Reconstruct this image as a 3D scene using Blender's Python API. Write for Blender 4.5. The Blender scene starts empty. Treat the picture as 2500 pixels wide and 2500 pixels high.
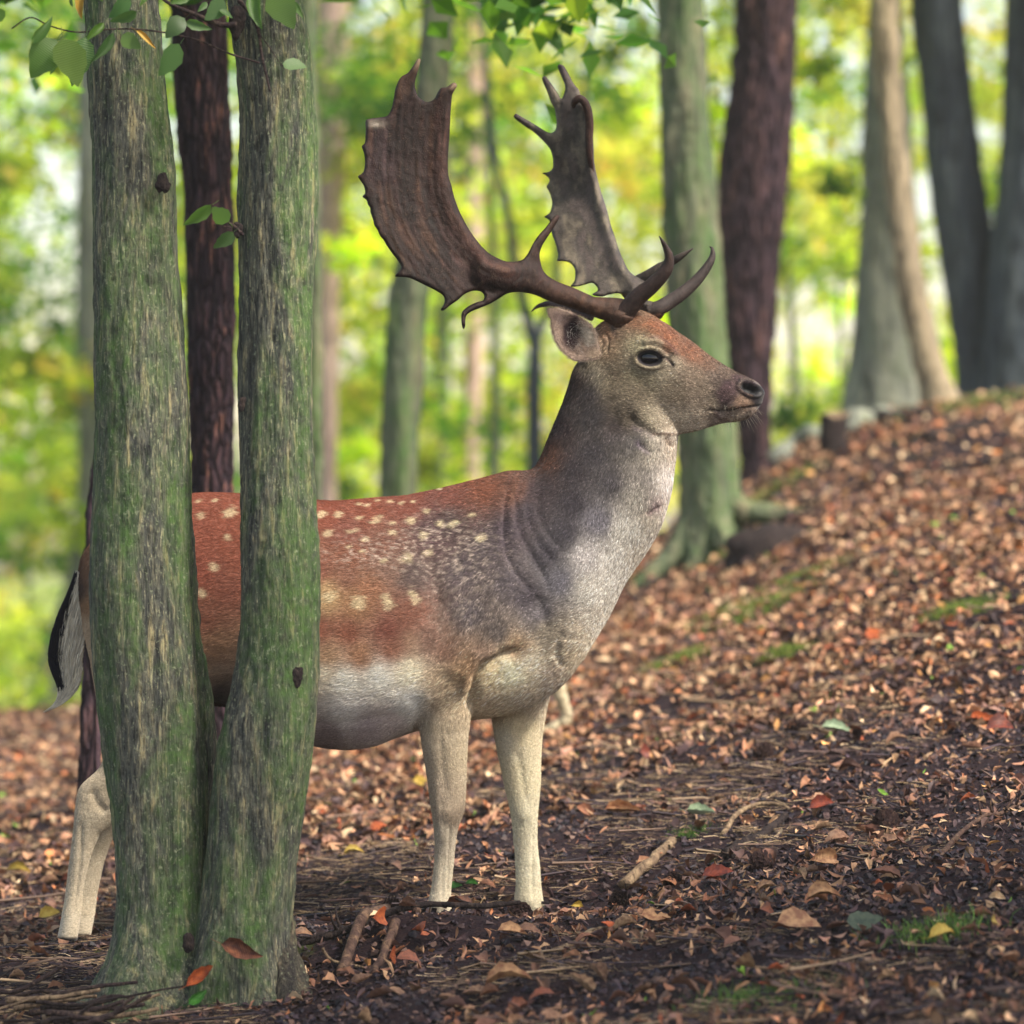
import bpy, math, random
import numpy as np
from mathutils import Vector
from mathutils.geometry import delaunay_2d_cdt
import openvdb

# ------------------------------------------------------------------ camera, world, sun, exposure
scene = bpy.context.scene
CAM_Z, K = 0.83, 0.000106          # eye height (m); metres per photo pixel per metre of distance
cam_data = bpy.data.cameras.new('camera')
cam = bpy.data.objects.new('camera', cam_data)
scene.collection.objects.link(cam)
cam.location = (0, 0, CAM_Z)
cam.rotation_euler = (math.radians(90), 0, 0)
cam_data.sensor_width = 36
cam_data.lens = 18 / (1250 * K)
cam_data.clip_start, cam_data.clip_end = 0.1, 2000
cam_data.dof.use_dof = True
cam_data.dof.focus_distance = 7.88
cam_data.dof.aperture_fstop = 3.0
scene.camera = cam

SUN_EL, SUN_AZ = 48, 122           # degrees; azimuth from +Y (away from the camera) towards +X
world = bpy.data.worlds.new('World'); scene.world = world; world.use_nodes = True
nt = world.node_tree; nt.nodes.clear()
sky = nt.nodes.new('ShaderNodeTexSky'); sky.sky_type = 'NISHITA'; sky.sun_disc = False
sky.sun_elevation = math.radians(SUN_EL); sky.sun_rotation = math.radians(SUN_AZ)
sky.dust_density = 1.5; sky.air_density = 1.0; sky.ozone_density = 1.0
tint = nt.nodes.new('ShaderNodeMix'); tint.data_type = 'RGBA'; tint.blend_type = 'MULTIPLY'
tint.inputs[0].default_value = 1.0
tint.inputs[7].default_value = (1.0, 0.85, 0.72, 1)
bg = nt.nodes.new('ShaderNodeBackground'); bg.inputs[1].default_value = 0.15
wo = nt.nodes.new('ShaderNodeOutputWorld')
nt.links.new(sky.outputs[0], tint.inputs[6]); nt.links.new(tint.outputs[2], bg.inputs[0]); nt.links.new(bg.outputs[0], wo.inputs[0])

sl = bpy.data.lights.new('sun', 'SUN'); sun = bpy.data.objects.new('sun', sl); scene.collection.objects.link(sun)
sl.energy = 3.3; sl.angle = math.radians(7); sl.color = (1.0, 0.93, 0.80)
_e, _a = math.radians(SUN_EL), math.radians(SUN_AZ)
_d = Vector((math.sin(_a) * math.cos(_e), math.cos(_a) * math.cos(_e), math.sin(_e)))
sun.rotation_euler = _d.to_track_quat('Z', 'Y').to_euler()

scene.view_settings.view_transform = 'Standard'; scene.view_settings.look = 'None'
scene.view_settings.exposure = 1.28; scene.view_settings.gamma = 1.0
scene.render.engine = 'CYCLES'
cy = scene.cycles
cy.use_denoising = True
cy.max_bounces = 7; cy.diffuse_bounces = 3; cy.glossy_bounces = 2; cy.transmission_bounces = 4; cy.transparent_max_bounces = 6
cy.sample_clamp_indirect = 6.0
try: scene.cycles_curves.shape = 'RIBBONS'
except Exception: pass

# ------------------------------------------------------------------ helpers
rng = np.random.default_rng(7)
random.seed(7)
COL = scene.collection

def P(u, v, d):
    """photo pixel (2500 wide) seen at distance d -> point in the place"""
    u = np.asarray(u, float); v = np.asarray(v, float); d = np.asarray(d, float)
    return np.stack(np.broadcast_arrays((u - 1250) * K * d, d, CAM_Z - (v - 1250) * K * d), -1)

def UV(p):
    """back to photo pixels"""
    return 1250 + p[:, 0] / (K * p[:, 1]), 1250 + (CAM_Z - p[:, 2]) / (K * p[:, 1])

def lin(c):
    c = np.asarray(c, float) / 255.0
    return np.where(c <= 0.04045, c / 12.92, ((c + 0.055) / 1.055) ** 2.4)

def tag(o, label=None, cat=None, group=None, kind=None):
    if label: o['label'] = label
    if cat: o['category'] = cat
    if group: o['group'] = group
    if kind: o['kind'] = kind
    return o

def link(o, parent=None):
    COL.objects.link(o)
    if parent is not None: o.parent = parent
    return o

def empty(name, loc=(0, 0, 0)):
    o = bpy.data.objects.new(name, None); o.location = tuple(float(x) for x in loc); o.empty_display_size = 0.1
    return link(o)

def child(name, mesh, parent):
    """parts are modelled in world coordinates; the parent's offset is taken off here"""
    o = bpy.data.objects.new(name, mesh)
    link(o, parent)
    if parent is not None:
        off = Vector(); q = parent
        while q is not None: off += q.location; q = q.parent
        o.location = -off
    return o

def raw_mesh(name, V, F, mat=None, smooth=True, attrs=None):
    """V (n,3); F one array or list of arrays of equal-size faces"""
    V = np.asarray(V, np.float32)
    Fs = F if isinstance(F, list) else [F]
    Fs = [np.asarray(f, np.int32) for f in Fs if len(f)]
    me = bpy.data.meshes.new(name)
    me.vertices.add(len(V)); me.vertices.foreach_set('co', V.ravel())
    loops = np.concatenate([f.ravel() for f in Fs]); sizes = np.concatenate([np.full(len(f), f.shape[1]) for f in Fs])
    starts = np.concatenate([[0], np.cumsum(sizes)[:-1]])
    me.loops.add(len(loops)); me.loops.foreach_set('vertex_index', loops.astype(np.int32))
    me.polygons.add(len(sizes)); me.polygons.foreach_set('loop_start', starts.astype(np.int32))
    me.update(calc_edges=True)
    me.polygons.foreach_set('use_smooth', np.full(len(sizes), smooth))
    if attrs:
        for k, a in attrs.items():
            a = np.asarray(a, np.float32)
            if a.ndim == 1:
                at = me.attributes.new(k, 'FLOAT', 'POINT'); at.data.foreach_set('value', a)
            else:
                if a.shape[1] == 3: a = np.concatenate([a, np.ones((len(a), 1), np.float32)], 1)
                at = me.attributes.new(k, 'FLOAT_COLOR', 'POINT'); at.data.foreach_set('color', a.astype(np.float32).ravel())
    if mat: me.materials.append(mat)
    me.update()
    return me

def _hash(ix, iy, iz, s):
    h = (ix * 374761393 + iy * 668265263 + iz * 1274126177 + s * 144665) & 0xFFFFFFFF
    h = ((h ^ (h >> 13)) * 1274126177) & 0xFFFFFFFF
    return ((h ^ (h >> 16)) & 0xFFFF) / 32767.5 - 1.0

def vnoise(p, s=0):
    p = np.asarray(p, float); f = np.floor(p); t = p - f; t = t * t * (3 - 2 * t); i = f.astype(np.int64)
    r = 0
    for dx in (0, 1):
        wx = t[:, 0] if dx else 1 - t[:, 0]
        for dy in (0, 1):
            wy = t[:, 1] if dy else 1 - t[:, 1]
            for dz in (0, 1):
                wz = t[:, 2] if dz else 1 - t[:, 2]
                r = r + wx * wy * wz * _hash(i[:, 0] + dx, i[:, 1] + dy, i[:, 2] + dz, s)
    return r

def fbm(p, o=4, s=0, g=0.5):
    a, r, n = 1.0, 0, 0
    for k in range(o):
        r = r + a * vnoise(p * (2.03 ** k) + k * 17.3, s + k); n += a; a *= g
    return r / n

def smooth(e0, e1, x):
    t = np.clip((x - e0) / (e1 - e0), 0, 1); return t * t * (3 - 2 * t)

def polyd(u, v, pts):
    """distance from points (u,v) to a polyline, and the parameter along it 0..1"""
    pts = np.asarray(pts, float); best = np.full(len(u), 1e9); par = np.zeros(len(u)); n = len(pts) - 1
    for i in range(n):
        a, b = pts[i], pts[i + 1]; ab = b - a; L = max(ab @ ab, 1e-9)
        t = np.clip(((u - a[0]) * ab[0] + (v - a[1]) * ab[1]) / L, 0, 1)
        d = np.hypot(u - a[0] - t * ab[0], v - a[1] - t * ab[1])
        m = d < best; best[m] = d[m]; par[m] = (i + t[m]) / n
    return best, par

def catmull(pts, n):
    """resample a list of rows smoothly to n rows"""
    pts = np.asarray(pts, float); m = len(pts)
    q = np.vstack([2 * pts[0] - pts[1], pts, 2 * pts[-1] - pts[-2]])
    s = np.linspace(0, m - 1 - 1e-9, n); i = s.astype(int); t = (s - i)[:, None]
    a, b, c, d = q[i], q[i + 1], q[i + 2], q[i + 3]
    return 0.5 * (2 * b + (c - a) * t + (2 * a - 5 * b + 4 * c - d) * t ** 2 + (3 * b - a - 3 * c + d) * t ** 3)

def grid_faces(nr, nc, wrap=True, off=0):
    i = np.arange(nr - 1)[:, None]; j = np.arange(nc if wrap else nc - 1)[None, :]
    j2 = (j + 1) % nc
    return np.stack([i * nc + j, i * nc + j2, (i + 1) * nc + j2, (i + 1) * nc + j], -1).reshape(-1, 4) + off

def tube(path, rad, seg=8, close=True):
    """path (n,3), rad (n,) -> V, F(quads), with pointed ends"""
    path = np.asarray(path, float); n = len(path)
    rad = np.broadcast_to(np.asarray(rad, float), (n,))
    t = np.gradient(path, axis=0); t /= np.linalg.norm(t, axis=1)[:, None] + 1e-12
    ref = np.array([0.0, 1.0, 0.0]) if abs(t[:, 1]).mean() < 0.7 else np.array([1.0, 0, 0])
    a = np.cross(t, ref); a /= np.linalg.norm(a, axis=1)[:, None] + 1e-12
    b = np.cross(t, a)
    th = np.linspace(0, 2 * np.pi, seg, endpoint=False)
    V = path[:, None] + rad[:, None, None] * (a[:, None] * np.cos(th)[None, :, None] + b[:, None] * np.sin(th)[None, :, None])
    V = V.reshape(-1, 3); F = grid_faces(n, seg)
    if close:
        c0 = len(V); V = np.vstack([V, path[:1], path[-1:]])
        j = np.arange(seg); j2 = (j + 1) % seg
        T = np.vstack([np.stack([j2, j, np.full(seg, c0)], 1), np.stack([(n - 1) * seg + j, (n - 1) * seg + j2, np.full(seg, c0 + 1)], 1)])
        return V, [F, T]
    return V, [F]

def merge(parts):
    """join (V, [F...]) pieces into one (V, [F...])"""
    Vs, Fs, off = [], {}, 0
    for V, F in parts:
        for f in (F if isinstance(F, list) else [F]):
            if len(f): Fs.setdefault(np.asarray(f).shape[1], []).append(np.asarray(f) + off)
        Vs.append(V); off += len(V)
    return np.vstack(Vs), [np.vstack(f) for f in Fs.values()]

# ------------------------------------------------------------------ node helpers
class Mat:
    def __init__(s, name):
        s.m = bpy.data.materials.new(name); s.m.use_nodes = True; s.t = s.m.node_tree; s.t.nodes.clear()
        s.out = s.t.nodes.new('ShaderNodeOutputMaterial')
    def n(s, typ, **kw):
        nd = s.t.nodes.new('ShaderNode' + typ)
        for k, v in kw.items():
            if k.startswith('i_'):
                nm = k[2:]; key = int(nm) if nm.isdigit() else nm
                s.set(nd.inputs[key], v)
            else: setattr(nd, k, v)
        return nd
    def set(s, sock, v):
        if hasattr(v, 'is_output') or hasattr(v, 'links'): s.t.links.new(v, sock)
        else: sock.default_value = v
    def attr(s, name): return s.n('Attribute', attribute_name=name).outputs['Color']
    def coord(s, kind='Object', scale=(1, 1, 1)):
        tc = s.n('TexCoord'); mp = s.n('Mapping'); mp.inputs['Scale'].default_value = scale
        s.t.links.new(tc.outputs[kind], mp.inputs['Vector']); return mp.outputs[0]
    def noise(s, vec, scale=5.0, detail=6.0, rough=0.6, dist=0.0):
        return s.n('TexNoise', i_Vector=vec, i_Scale=scale, i_Detail=detail, i_Roughness=rough, i_Distortion=dist).outputs[0]
    def ramp(s, fac, stops):
        r = s.n('ValToRGB'); s.set(r.inputs[0], fac); e = r.color_ramp.elements
        while len(e) < len(stops): e.new(0.5)
        for k, (p, c) in enumerate(stops):
            e[k].position = p; e[k].color = tuple(c) + (1,) if len(c) == 3 else c
        return r.outputs[0]
    def mix(s, f, a, b, mode='MIX'):
        m = s.n('Mix', data_type='RGBA', blend_type=mode); s.set(m.inputs[0], f)
        for k, v in ((6, a), (7, b)): s.set(m.inputs[k], v if not isinstance(v, tuple) or len(v) == 4 else v + (1,))
        return m.outputs[2]
    def math(s, op, a, b=0.0, clamp=False):
        m = s.n('Math', operation=op, use_clamp=clamp); s.set(m.inputs[0], a); s.set(m.inputs[1], b); return m.outputs[0]
    def bump(s, h, strength=0.5, dist=0.01):
        return s.n('Bump', i_Strength=strength, i_Distance=dist, i_Height=h).outputs[0]
    def principled(s, col, rough=0.8, normal=None, spec=0.3, **kw):
        p = s.n('BsdfPrincipled'); s.set(p.inputs['Base Color'], col if not isinstance(col, tuple) or len(col) == 4 else col + (1,))
        s.set(p.inputs['Roughness'], rough); p.inputs['Specular IOR Level'].default_value = spec
        if normal is not None: s.set(p.inputs['Normal'], normal)
        for k, v in kw.items(): s.set(p.inputs[k.replace('_', ' ')], v)
        s.t.links.new(p.outputs[0], s.out.inputs[0]); return p

def C(r, g, b): return tuple(lin((r, g, b)))
# ================================================================== TERRAIN
_cx = np.array([-60, -12, -6, -2.13, -1.8, -.8, 0, .6, 1.13, 1.39, 2.13, 4, 8, 20, 60.])
_cz = np.array([-3, -.8, -.35, -.015, .02, .25, .5, .74, 1.10, 1.21, 1.33, 1.7, 2.2, 3, 4.])
_bx = np.array([-60, -10, -2, -.3, .25, 2, 10, 60.]); _bz = np.array([-2, -.75, -.17, -.03, .03, .33, 1.3, 3.5])
def terrain0(x, y):
    x = np.asarray(x, float); y = np.asarray(y, float)
    zb = np.interp(x, _bx, _bz) + .02 * np.sin(x * 2.1 + .5) - .085 * np.clip(8 - y, 0, 6)
    zc = np.interp(x, _cx, _cz)
    zc = zc + .0 * x
    t = np.clip((y - 8.0) / 8.0, 0, 1); t = t * (1.25 - .25 * t)
    z = zb * (1 - t) + zc * t
    over = np.clip(y - 16.0, 0, None)
    right = smooth(.9, 2.2, x * 16 / np.maximum(y, 16))
    steep = .26 * (1 - right) + .035 * right
    z = z - np.minimum(steep * over * over / (over + 1.5), 5.0)
    return z
def terrain(x, y):
    x = np.asarray(x, float); y = np.asarray(y, float)
    p = np.stack([x.ravel(), y.ravel(), np.zeros(x.size)], 1)
    w = (smooth(4, 7, y)).ravel()
    b = .030 * fbm(p * 1.6, 3, 61) + .016 * fbm(p * 7, 3, 62) * w
    z = terrain0(x, y) + b.reshape(x.shape)
    # litter heaped round the near forefoot and the foot of the double tree
    z = z + .062 * np.exp(-((x + .20) / .26) ** 2 - ((y - 7.80) / .12) ** 2)
    z = z - .045 * np.exp(-((x - .10) / .22) ** 2 - ((y - 8.08) / .30) ** 2)
    return z
def ground_at(u, v, ymin=6.0, ymax=40):
    ys = np.arange(ymin, ymax, .02); x = (u - 1250) * K * ys; zr = CAM_Z - (v - 1250) * K * ys
    hit = np.nonzero(terrain0(x, ys) >= zr)[0]
    y = ys[hit[0]] if len(hit) else ymax
    xx = (u - 1250) * K * y
    return np.array([xx, y, float(terrain(np.array([xx]), np.array([y]))[0])])
def on_ground(x, y): return float(terrain(np.array([x]), np.array([y]))[0])

# one sheet, fine where it is seen, coarse out to the horizon
xs = np.unique(np.concatenate([np.linspace(-300, -12, 30), np.linspace(-12, -3, 50), np.linspace(-3, 3.4, 260), np.linspace(3.4, 12, 50), np.linspace(12, 300, 30)]))
ys = np.unique(np.concatenate([np.linspace(-60, 3, 30), np.linspace(3, 6, 40), np.linspace(6, 12, 260), np.linspace(12, 19, 130), np.linspace(19, 40, 80), np.linspace(40, 500, 50)]))
X, Y = np.meshgrid(xs, ys)
Z = terrain(X, Y)
p = np.stack([X.ravel(), Y.ravel(), 0 * X.ravel()], 1)
V = np.stack([X.ravel(), Y.ravel(), Z.ravel()], 1)
V[:, 2] += np.where((p[:, 1] > 5.5) & (p[:, 1] < 16) & (abs(p[:, 0]) < 3.5), .010 * fbm(p * 28, 3, 71), 0)
F = grid_faces(len(ys), len(xs), wrap=False)
m = Mat('forest_soil')
co = m.coord('Object')
big = m.noise(co, 2.2, 5, .6); fine = m.noise(m.coord('Object', (55, 90, 60)), 1, 6, .7, .6); vf = m.noise(co, 170, 4, .65)
soil = m.ramp(fine, [(.28, C(26, 20, 29)), (.46, C(46, 35, 43)), (.60, C(70, 52, 52)), (.76, C(106, 80, 68))])
soil = m.mix(m.ramp(vf, [(.4, (0, 0, 0)), (.7, (1, 1, 1))]), soil, C(52, 40, 46))
moss = m.ramp(m.noise(co, 1.7, 6, .7, .4), [(.62, (0, 0, 0)), (.68, (1, 1, 1))])
soil = m.mix(m.math('MULTIPLY', moss, .75), soil, C(84, 98, 40))
geo = m.n('NewGeometry'); sx = m.n('SeparateXYZ', i_0=geo.outputs['Position']); farm = m.ramp(m.math('MULTIPLY', sx.outputs['Y'], .01), [(.19, (0, 0, 0)), (.24, (1, 1, 1))])
soil = m.mix(farm, soil, m.mix(fine, C(96, 116, 50), C(160, 176, 80)))
m.principled(soil, .95, m.bump(m.math('ADD', fine, vf), .9, .02), .15)
ground = child('ground', raw_mesh('ground', V, F, m.m), None); tag(ground, 'sloping forest floor of dark soil under fallen leaves', kind='structure')

# ================================================================== LITTER
def leaf_template(kind):
    """small leaf: outline round a folded midrib -> V (k,3), F tris; length 1 along x"""
    xs_ = np.array([0, .16, .36, .58, .80, 1.0]); w_ = np.array([.0, .20, .31, .30, .17, 0.0])
    r = np.random.default_rng(kind)
    w_ = w_ * r.uniform(.75, 1.15); curl = r.uniform(.1, 1.0); roll = r.uniform(.05, .9)
    if kind % 3 == 2: xs_, w_ = xs_[[0, 2, 4, 5]], w_[[0, 2, 4, 5]]
    mid = np.stack([xs_, 0 * xs_, .22 * curl * np.sin(xs_ * np.pi)], 1)
    def sidep(s):
        lift = roll * np.abs(w_)
        ww = w_ * (1 - .25 * roll) * r.uniform(.75, 1.1, len(w_))
        return np.stack([xs_ + r.normal(0, .02, len(w_)), s * ww, mid[:, 2] + lift * r.uniform(.5, 1.3, len(w_)) ], 1)[1:-1]
    L, R = sidep(1), sidep(-1); n = len(xs_); k = n - 2
    V = np.vstack([mid, L, R]); F = []
    for s, o in ((1, n), (-1, n + k)):
        idx = [0] + [o + i for i in range(k)] + [n - 1]
        for i in range(n - 1):
            a, b, c, d = i, i + 1, idx[i + 1], idx[i]
            q = [(a, b, c), (a, c, d)] if s > 0 else [(a, c, b), (a, d, c)]
            F += [t for t in q if len(set(t)) == 3]
    V = V - np.array([.5, 0, 0])
    if kind % 2: V[:, 2] *= -1
    return V, np.array(F)
TPL = [leaf_template(k) for k in range(12)]
TPL += [(V * np.array([1.15, .42, .9]), F) for V, F in TPL[:6]]
def rotmats(yaw, pitch, roll):
    cy_, sy, cp, sp, cr, sr = np.cos(yaw), np.sin(yaw), np.cos(pitch), np.sin(pitch), np.cos(roll), np.sin(roll)
    R = np.empty((len(yaw), 3, 3))
    R[:, 0] = np.stack([cy_ * cp, cy_ * sp * sr - sy * cr, cy_ * sp * cr + sy * sr], 1)
    R[:, 1] = np.stack([sy * cp, sy * sp * sr + cy_ * cr, sy * sp * cr - cy_ * sr], 1)
    R[:, 2] = np.stack([-sp, cp * sr, cp * cr], 1)
    return R
def scatter(tpls, pos, size, R, col, which):
    parts, cols = [], []
    for k, (tv, tf) in enumerate(tpls):
        s = np.nonzero(which == k)[0]
        if not len(s): continue
        V = np.einsum('nij,kj->nki', R[s], tv) * size[s, None, None] + pos[s, None]
        F = tf[None] + (np.arange(len(s)) * len(tv))[:, None, None]
        parts.append((V.reshape(-1, 3), [F.reshape(-1, tf.shape[1])])); cols.append(np.repeat(col[s], len(tv), 0))
    V, F = merge(parts)
    return V, F, np.vstack(cols)
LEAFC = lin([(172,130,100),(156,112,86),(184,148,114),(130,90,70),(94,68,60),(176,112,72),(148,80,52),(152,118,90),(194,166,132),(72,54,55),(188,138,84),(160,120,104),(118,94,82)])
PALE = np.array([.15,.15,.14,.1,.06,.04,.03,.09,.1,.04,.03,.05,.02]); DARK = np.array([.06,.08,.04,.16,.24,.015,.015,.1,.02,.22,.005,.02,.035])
def litter_points(n, y0, y1, x0f=-1.45, x1f=1.45, seed=0):
    r = np.random.default_rng(seed)
    y = y0 + (y1 - y0) * r.random(n)
    x = r.uniform(-1, 1, n) * (.1325 * y * 1.35)
    return x, y
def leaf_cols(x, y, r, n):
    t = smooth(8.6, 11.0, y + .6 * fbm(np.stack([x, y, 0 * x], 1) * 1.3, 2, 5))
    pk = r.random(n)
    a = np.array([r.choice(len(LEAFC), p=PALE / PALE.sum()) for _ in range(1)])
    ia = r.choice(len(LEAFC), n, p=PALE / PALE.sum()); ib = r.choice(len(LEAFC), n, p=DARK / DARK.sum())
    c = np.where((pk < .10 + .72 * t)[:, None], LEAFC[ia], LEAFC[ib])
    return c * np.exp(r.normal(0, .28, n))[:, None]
m = Mat('dry_leaf')
co = m.coord('Object'); nz = m.noise(co, 120, 3, .6)
f = m.math('MULTIPLY_ADD', nz, .9); f.node.inputs[2].default_value = .55
m.principled(m.mix(1.0, m.attr('col'), f, 'MULTIPLY'), .6, None, .3)
DRY = m.m
def slope_align(x, y, n, r, tilt=.35):
    return rotmats(r.uniform(0, 2 * np.pi, n), r.normal(0, tilt, n), r.normal(0, tilt, n))
pieces = []
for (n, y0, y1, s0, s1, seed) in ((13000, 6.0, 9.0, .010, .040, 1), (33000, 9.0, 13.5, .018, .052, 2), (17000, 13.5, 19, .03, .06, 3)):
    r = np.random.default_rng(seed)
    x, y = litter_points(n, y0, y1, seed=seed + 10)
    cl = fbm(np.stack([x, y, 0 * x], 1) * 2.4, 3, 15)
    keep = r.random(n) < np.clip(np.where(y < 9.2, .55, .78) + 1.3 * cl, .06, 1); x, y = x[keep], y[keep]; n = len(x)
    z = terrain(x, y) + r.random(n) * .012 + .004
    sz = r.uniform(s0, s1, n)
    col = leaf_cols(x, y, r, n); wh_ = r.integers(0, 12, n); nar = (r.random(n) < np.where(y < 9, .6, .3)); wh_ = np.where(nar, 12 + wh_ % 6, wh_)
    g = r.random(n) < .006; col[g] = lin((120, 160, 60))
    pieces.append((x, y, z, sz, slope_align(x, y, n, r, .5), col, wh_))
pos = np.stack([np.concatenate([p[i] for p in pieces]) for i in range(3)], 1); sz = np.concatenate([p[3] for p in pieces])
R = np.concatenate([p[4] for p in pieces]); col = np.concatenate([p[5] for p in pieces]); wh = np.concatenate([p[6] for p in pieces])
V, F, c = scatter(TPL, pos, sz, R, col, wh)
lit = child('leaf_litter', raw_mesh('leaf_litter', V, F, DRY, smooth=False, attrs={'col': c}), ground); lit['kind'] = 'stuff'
print('litter tris', sum(len(f) for f in F))

# needles, stalks and broken twigs
def sticks(n, y0, y1, l0, l1, r0, cols, seed, name, flat=.12):
    r = np.random.default_rng(seed)
    x, y = litter_points(n, y0, y1, seed=seed); z = terrain(x, y) + r.random(n) * .014 + .004
    kp = r.random(n) < np.clip(.48 + 1.6 * fbm(np.stack([x * .8, y * 1.5, 0 * x], 1) * 3.2, 3, 91), .06, 1); x, y, z = x[kp], y[kp], z[kp]; n = len(x)
    L = np.exp(r.uniform(np.log(l0), np.log(l1), n)); yaw = r.uniform(0, np.pi, n) ; yaw = np.where(r.random(n) < .7, r.normal(.35, .65, n), yaw)
    R = rotmats(yaw, r.normal(0, flat, n), r.uniform(0, 6, n))
    t = np.array([-.5, 0, .5]); bend = np.array([0, .06, -.02]); th = np.array([0, 2.1, 4.2])
    tv = np.array([[t[i], bend[i] + math.cos(a) * .5 * (r0 / l1) * (1.2 - .6 * i / 2), math.sin(a) * .5 * (r0 / l1) * (1.2 - .6 * i / 2)] for i in range(3) for a in th])
    tf = grid_faces(3, 3)
    tv2 = tv.copy(); tv2[:, 1] += (np.repeat(t, 3) ** 2) * .35
    cc = lin(cols)[r.integers(0, len(cols), n)] * np.exp(r.normal(0, .25, n))[:, None]
    V, F, c = scatter([(tv, tf), (tv2, tf)], np.stack([x, y, z], 1), L, R, cc, r.integers(0, 2, n))
    o = child(name, raw_mesh(name, V, F, DRY, attrs={'col': c}), ground); o['kind'] = 'stuff'; return o
sticks(52000, 6.0, 10.2, .014, .055, .0017, [(168,142,108),(132,108,86),(94,74,66),(186,162,130),(62,48,50),(44,35,42)], 101, 'pine_needles')
sticks(5200, 6.0, 14.5, .06, .24, .007, [(62,50,56),(84,66,62),(120,98,84),(46,38,44),(150,128,104)], 102, 'small_twigs', .08)
# soil crumbs and broken bits
def crumb():
    r = np.random.default_rng(5); a = np.array([(0,0,1),(1,0,0),(0,1,0),(-1,0,0),(0,-1,0)], float) * np.array([.5,.5,.35]) + r.normal(0, .08, (5, 3))
    return a, np.array([(0,1,2),(0,2,3),(0,3,4),(0,4,1)])
r = np.random.default_rng(9); n = 34000; x, y = litter_points(n, 6, 10.0, seed=55); z = terrain(x, y) + .002
cc = lin([(38,30,39),(52,40,47),(30,24,34),(68,52,52),(98,75,66)])[r.integers(0, 5, n)] * np.exp(r.normal(0, .25, n))[:, None]
V, F, c = scatter([crumb()], np.stack([x, y, z], 1), np.exp(r.uniform(np.log(.006), np.log(.028), n)), rotmats(r.uniform(0, 6.3, n), r.normal(0, .5, n), r.normal(0, .5, n)), cc, np.zeros(n, int))
o = child('soil_crumbs', raw_mesh('soil_crumbs', V, F, DRY, smooth=False, attrs={'col': c}), ground); o['kind'] = 'stuff'

# the single leaves one can pick out, nearest and largest
def big_leaf(seed, toothed=True):
    r = np.random.default_rng(seed); n = 9
    s = np.linspace(0, 1, n); w = .36 * np.sin(np.pi * s ** .8) ** .9 * (1 - .3 * s) * r.uniform(.8, 1.15)
    curl = r.uniform(-.5, .9); fold = r.uniform(.1, 1.1); twist = r.normal(0, .4)
    mid = np.stack([s - .5, .03 * np.sin(s * 4 + seed), .25 * curl * np.sin(np.pi * s)], 1)
    V = [mid]
    for sgn in (1, -1):
        for q in (.5, 1.0):
            tooth = (.03 * (np.arange(n) % 2)) if q == 1.0 else 0
            ww = w * q + (tooth * (w > .05)); a = fold * q
            V.append(mid + np.stack([0 * s + .02 * q, sgn * ww * np.cos(a + twist * s * sgn), ww * np.sin(a) + .018 * (np.arange(n) % 2 - .5) * q], 1))
    V = np.vstack(V); F = []
    for base, nxt in ((0, 1), (1, 2), (0, 3), (3, 4)):
        for i in range(n - 1):
            q = (base * n + i, base * n + i + 1, nxt * n + i + 1, nxt * n + i)
            F.append(q if nxt < 3 else q[::-1])
    st, sf = tube(np.array([[-.5, 0, 0], [-.62, .01, .01], [-.74, .03, .02]]), .008, 4, False)
    return merge([(V, [np.array(F)]), (st, sf)])
BIG = []
LM = []
m = Mat('big_dry_leaf')
co = m.coord('Generated'); info = m.n('ObjectInfo')
wv = m.n('TexWave', i_Vector=m.coord('Object'), i_Scale=9.0, i_Distortion=1.2, wave_type='BANDS', bands_direction='X').outputs[1]
bl = m.noise(m.coord('Object'), 7, 4, .6)
b0 = m.ramp(info.outputs['Random'], [(0, C(100,66,56)), (.18, C(172,134,104)), (.34, C(128,88,72)), (.5, C(190,158,122)), (.62, C(150,78,50)), (.74, C(140,100,82)), (.88, C(170,112,76)), (1, C(88,62,60))])
b1 = m.mix(m.ramp(bl, [(.42, (0,0,0)), (.62, (.7,.7,.7))]), b0, C(96, 62, 52))
m.principled(m.mix(m.math('MULTIPLY', wv, .28), b1, C(70, 44, 38)), .55, m.bump(wv, .4, .01), .35)
BIGM = m.m
big_meshes = []
for k in range(10):
    V, F = big_leaf(k + 3); big_meshes.append(raw_mesh('leaf', V, F, BIGM))
r = np.random.default_rng(77)
for k in range(290):
    y = 6.6 + 5.2 * r.random() ** 1.25; x = r.uniform(-1, 1) * .1325 * y * 1.03
    if -1.02 < x < -.45 and 7.1 < y < 7.75: x += 1.2
    o = bpy.data.objects.new('leaf', big_meshes[k % 10]); link(o, ground)
    s = r.uniform(.035, .062); o.scale = (s, s, s); o.location = (x, y, on_ground(x, y) + .012)
    o.rotation_euler = (r.normal(0, .45), r.normal(0, .35), r.uniform(0, 6.28))
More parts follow.
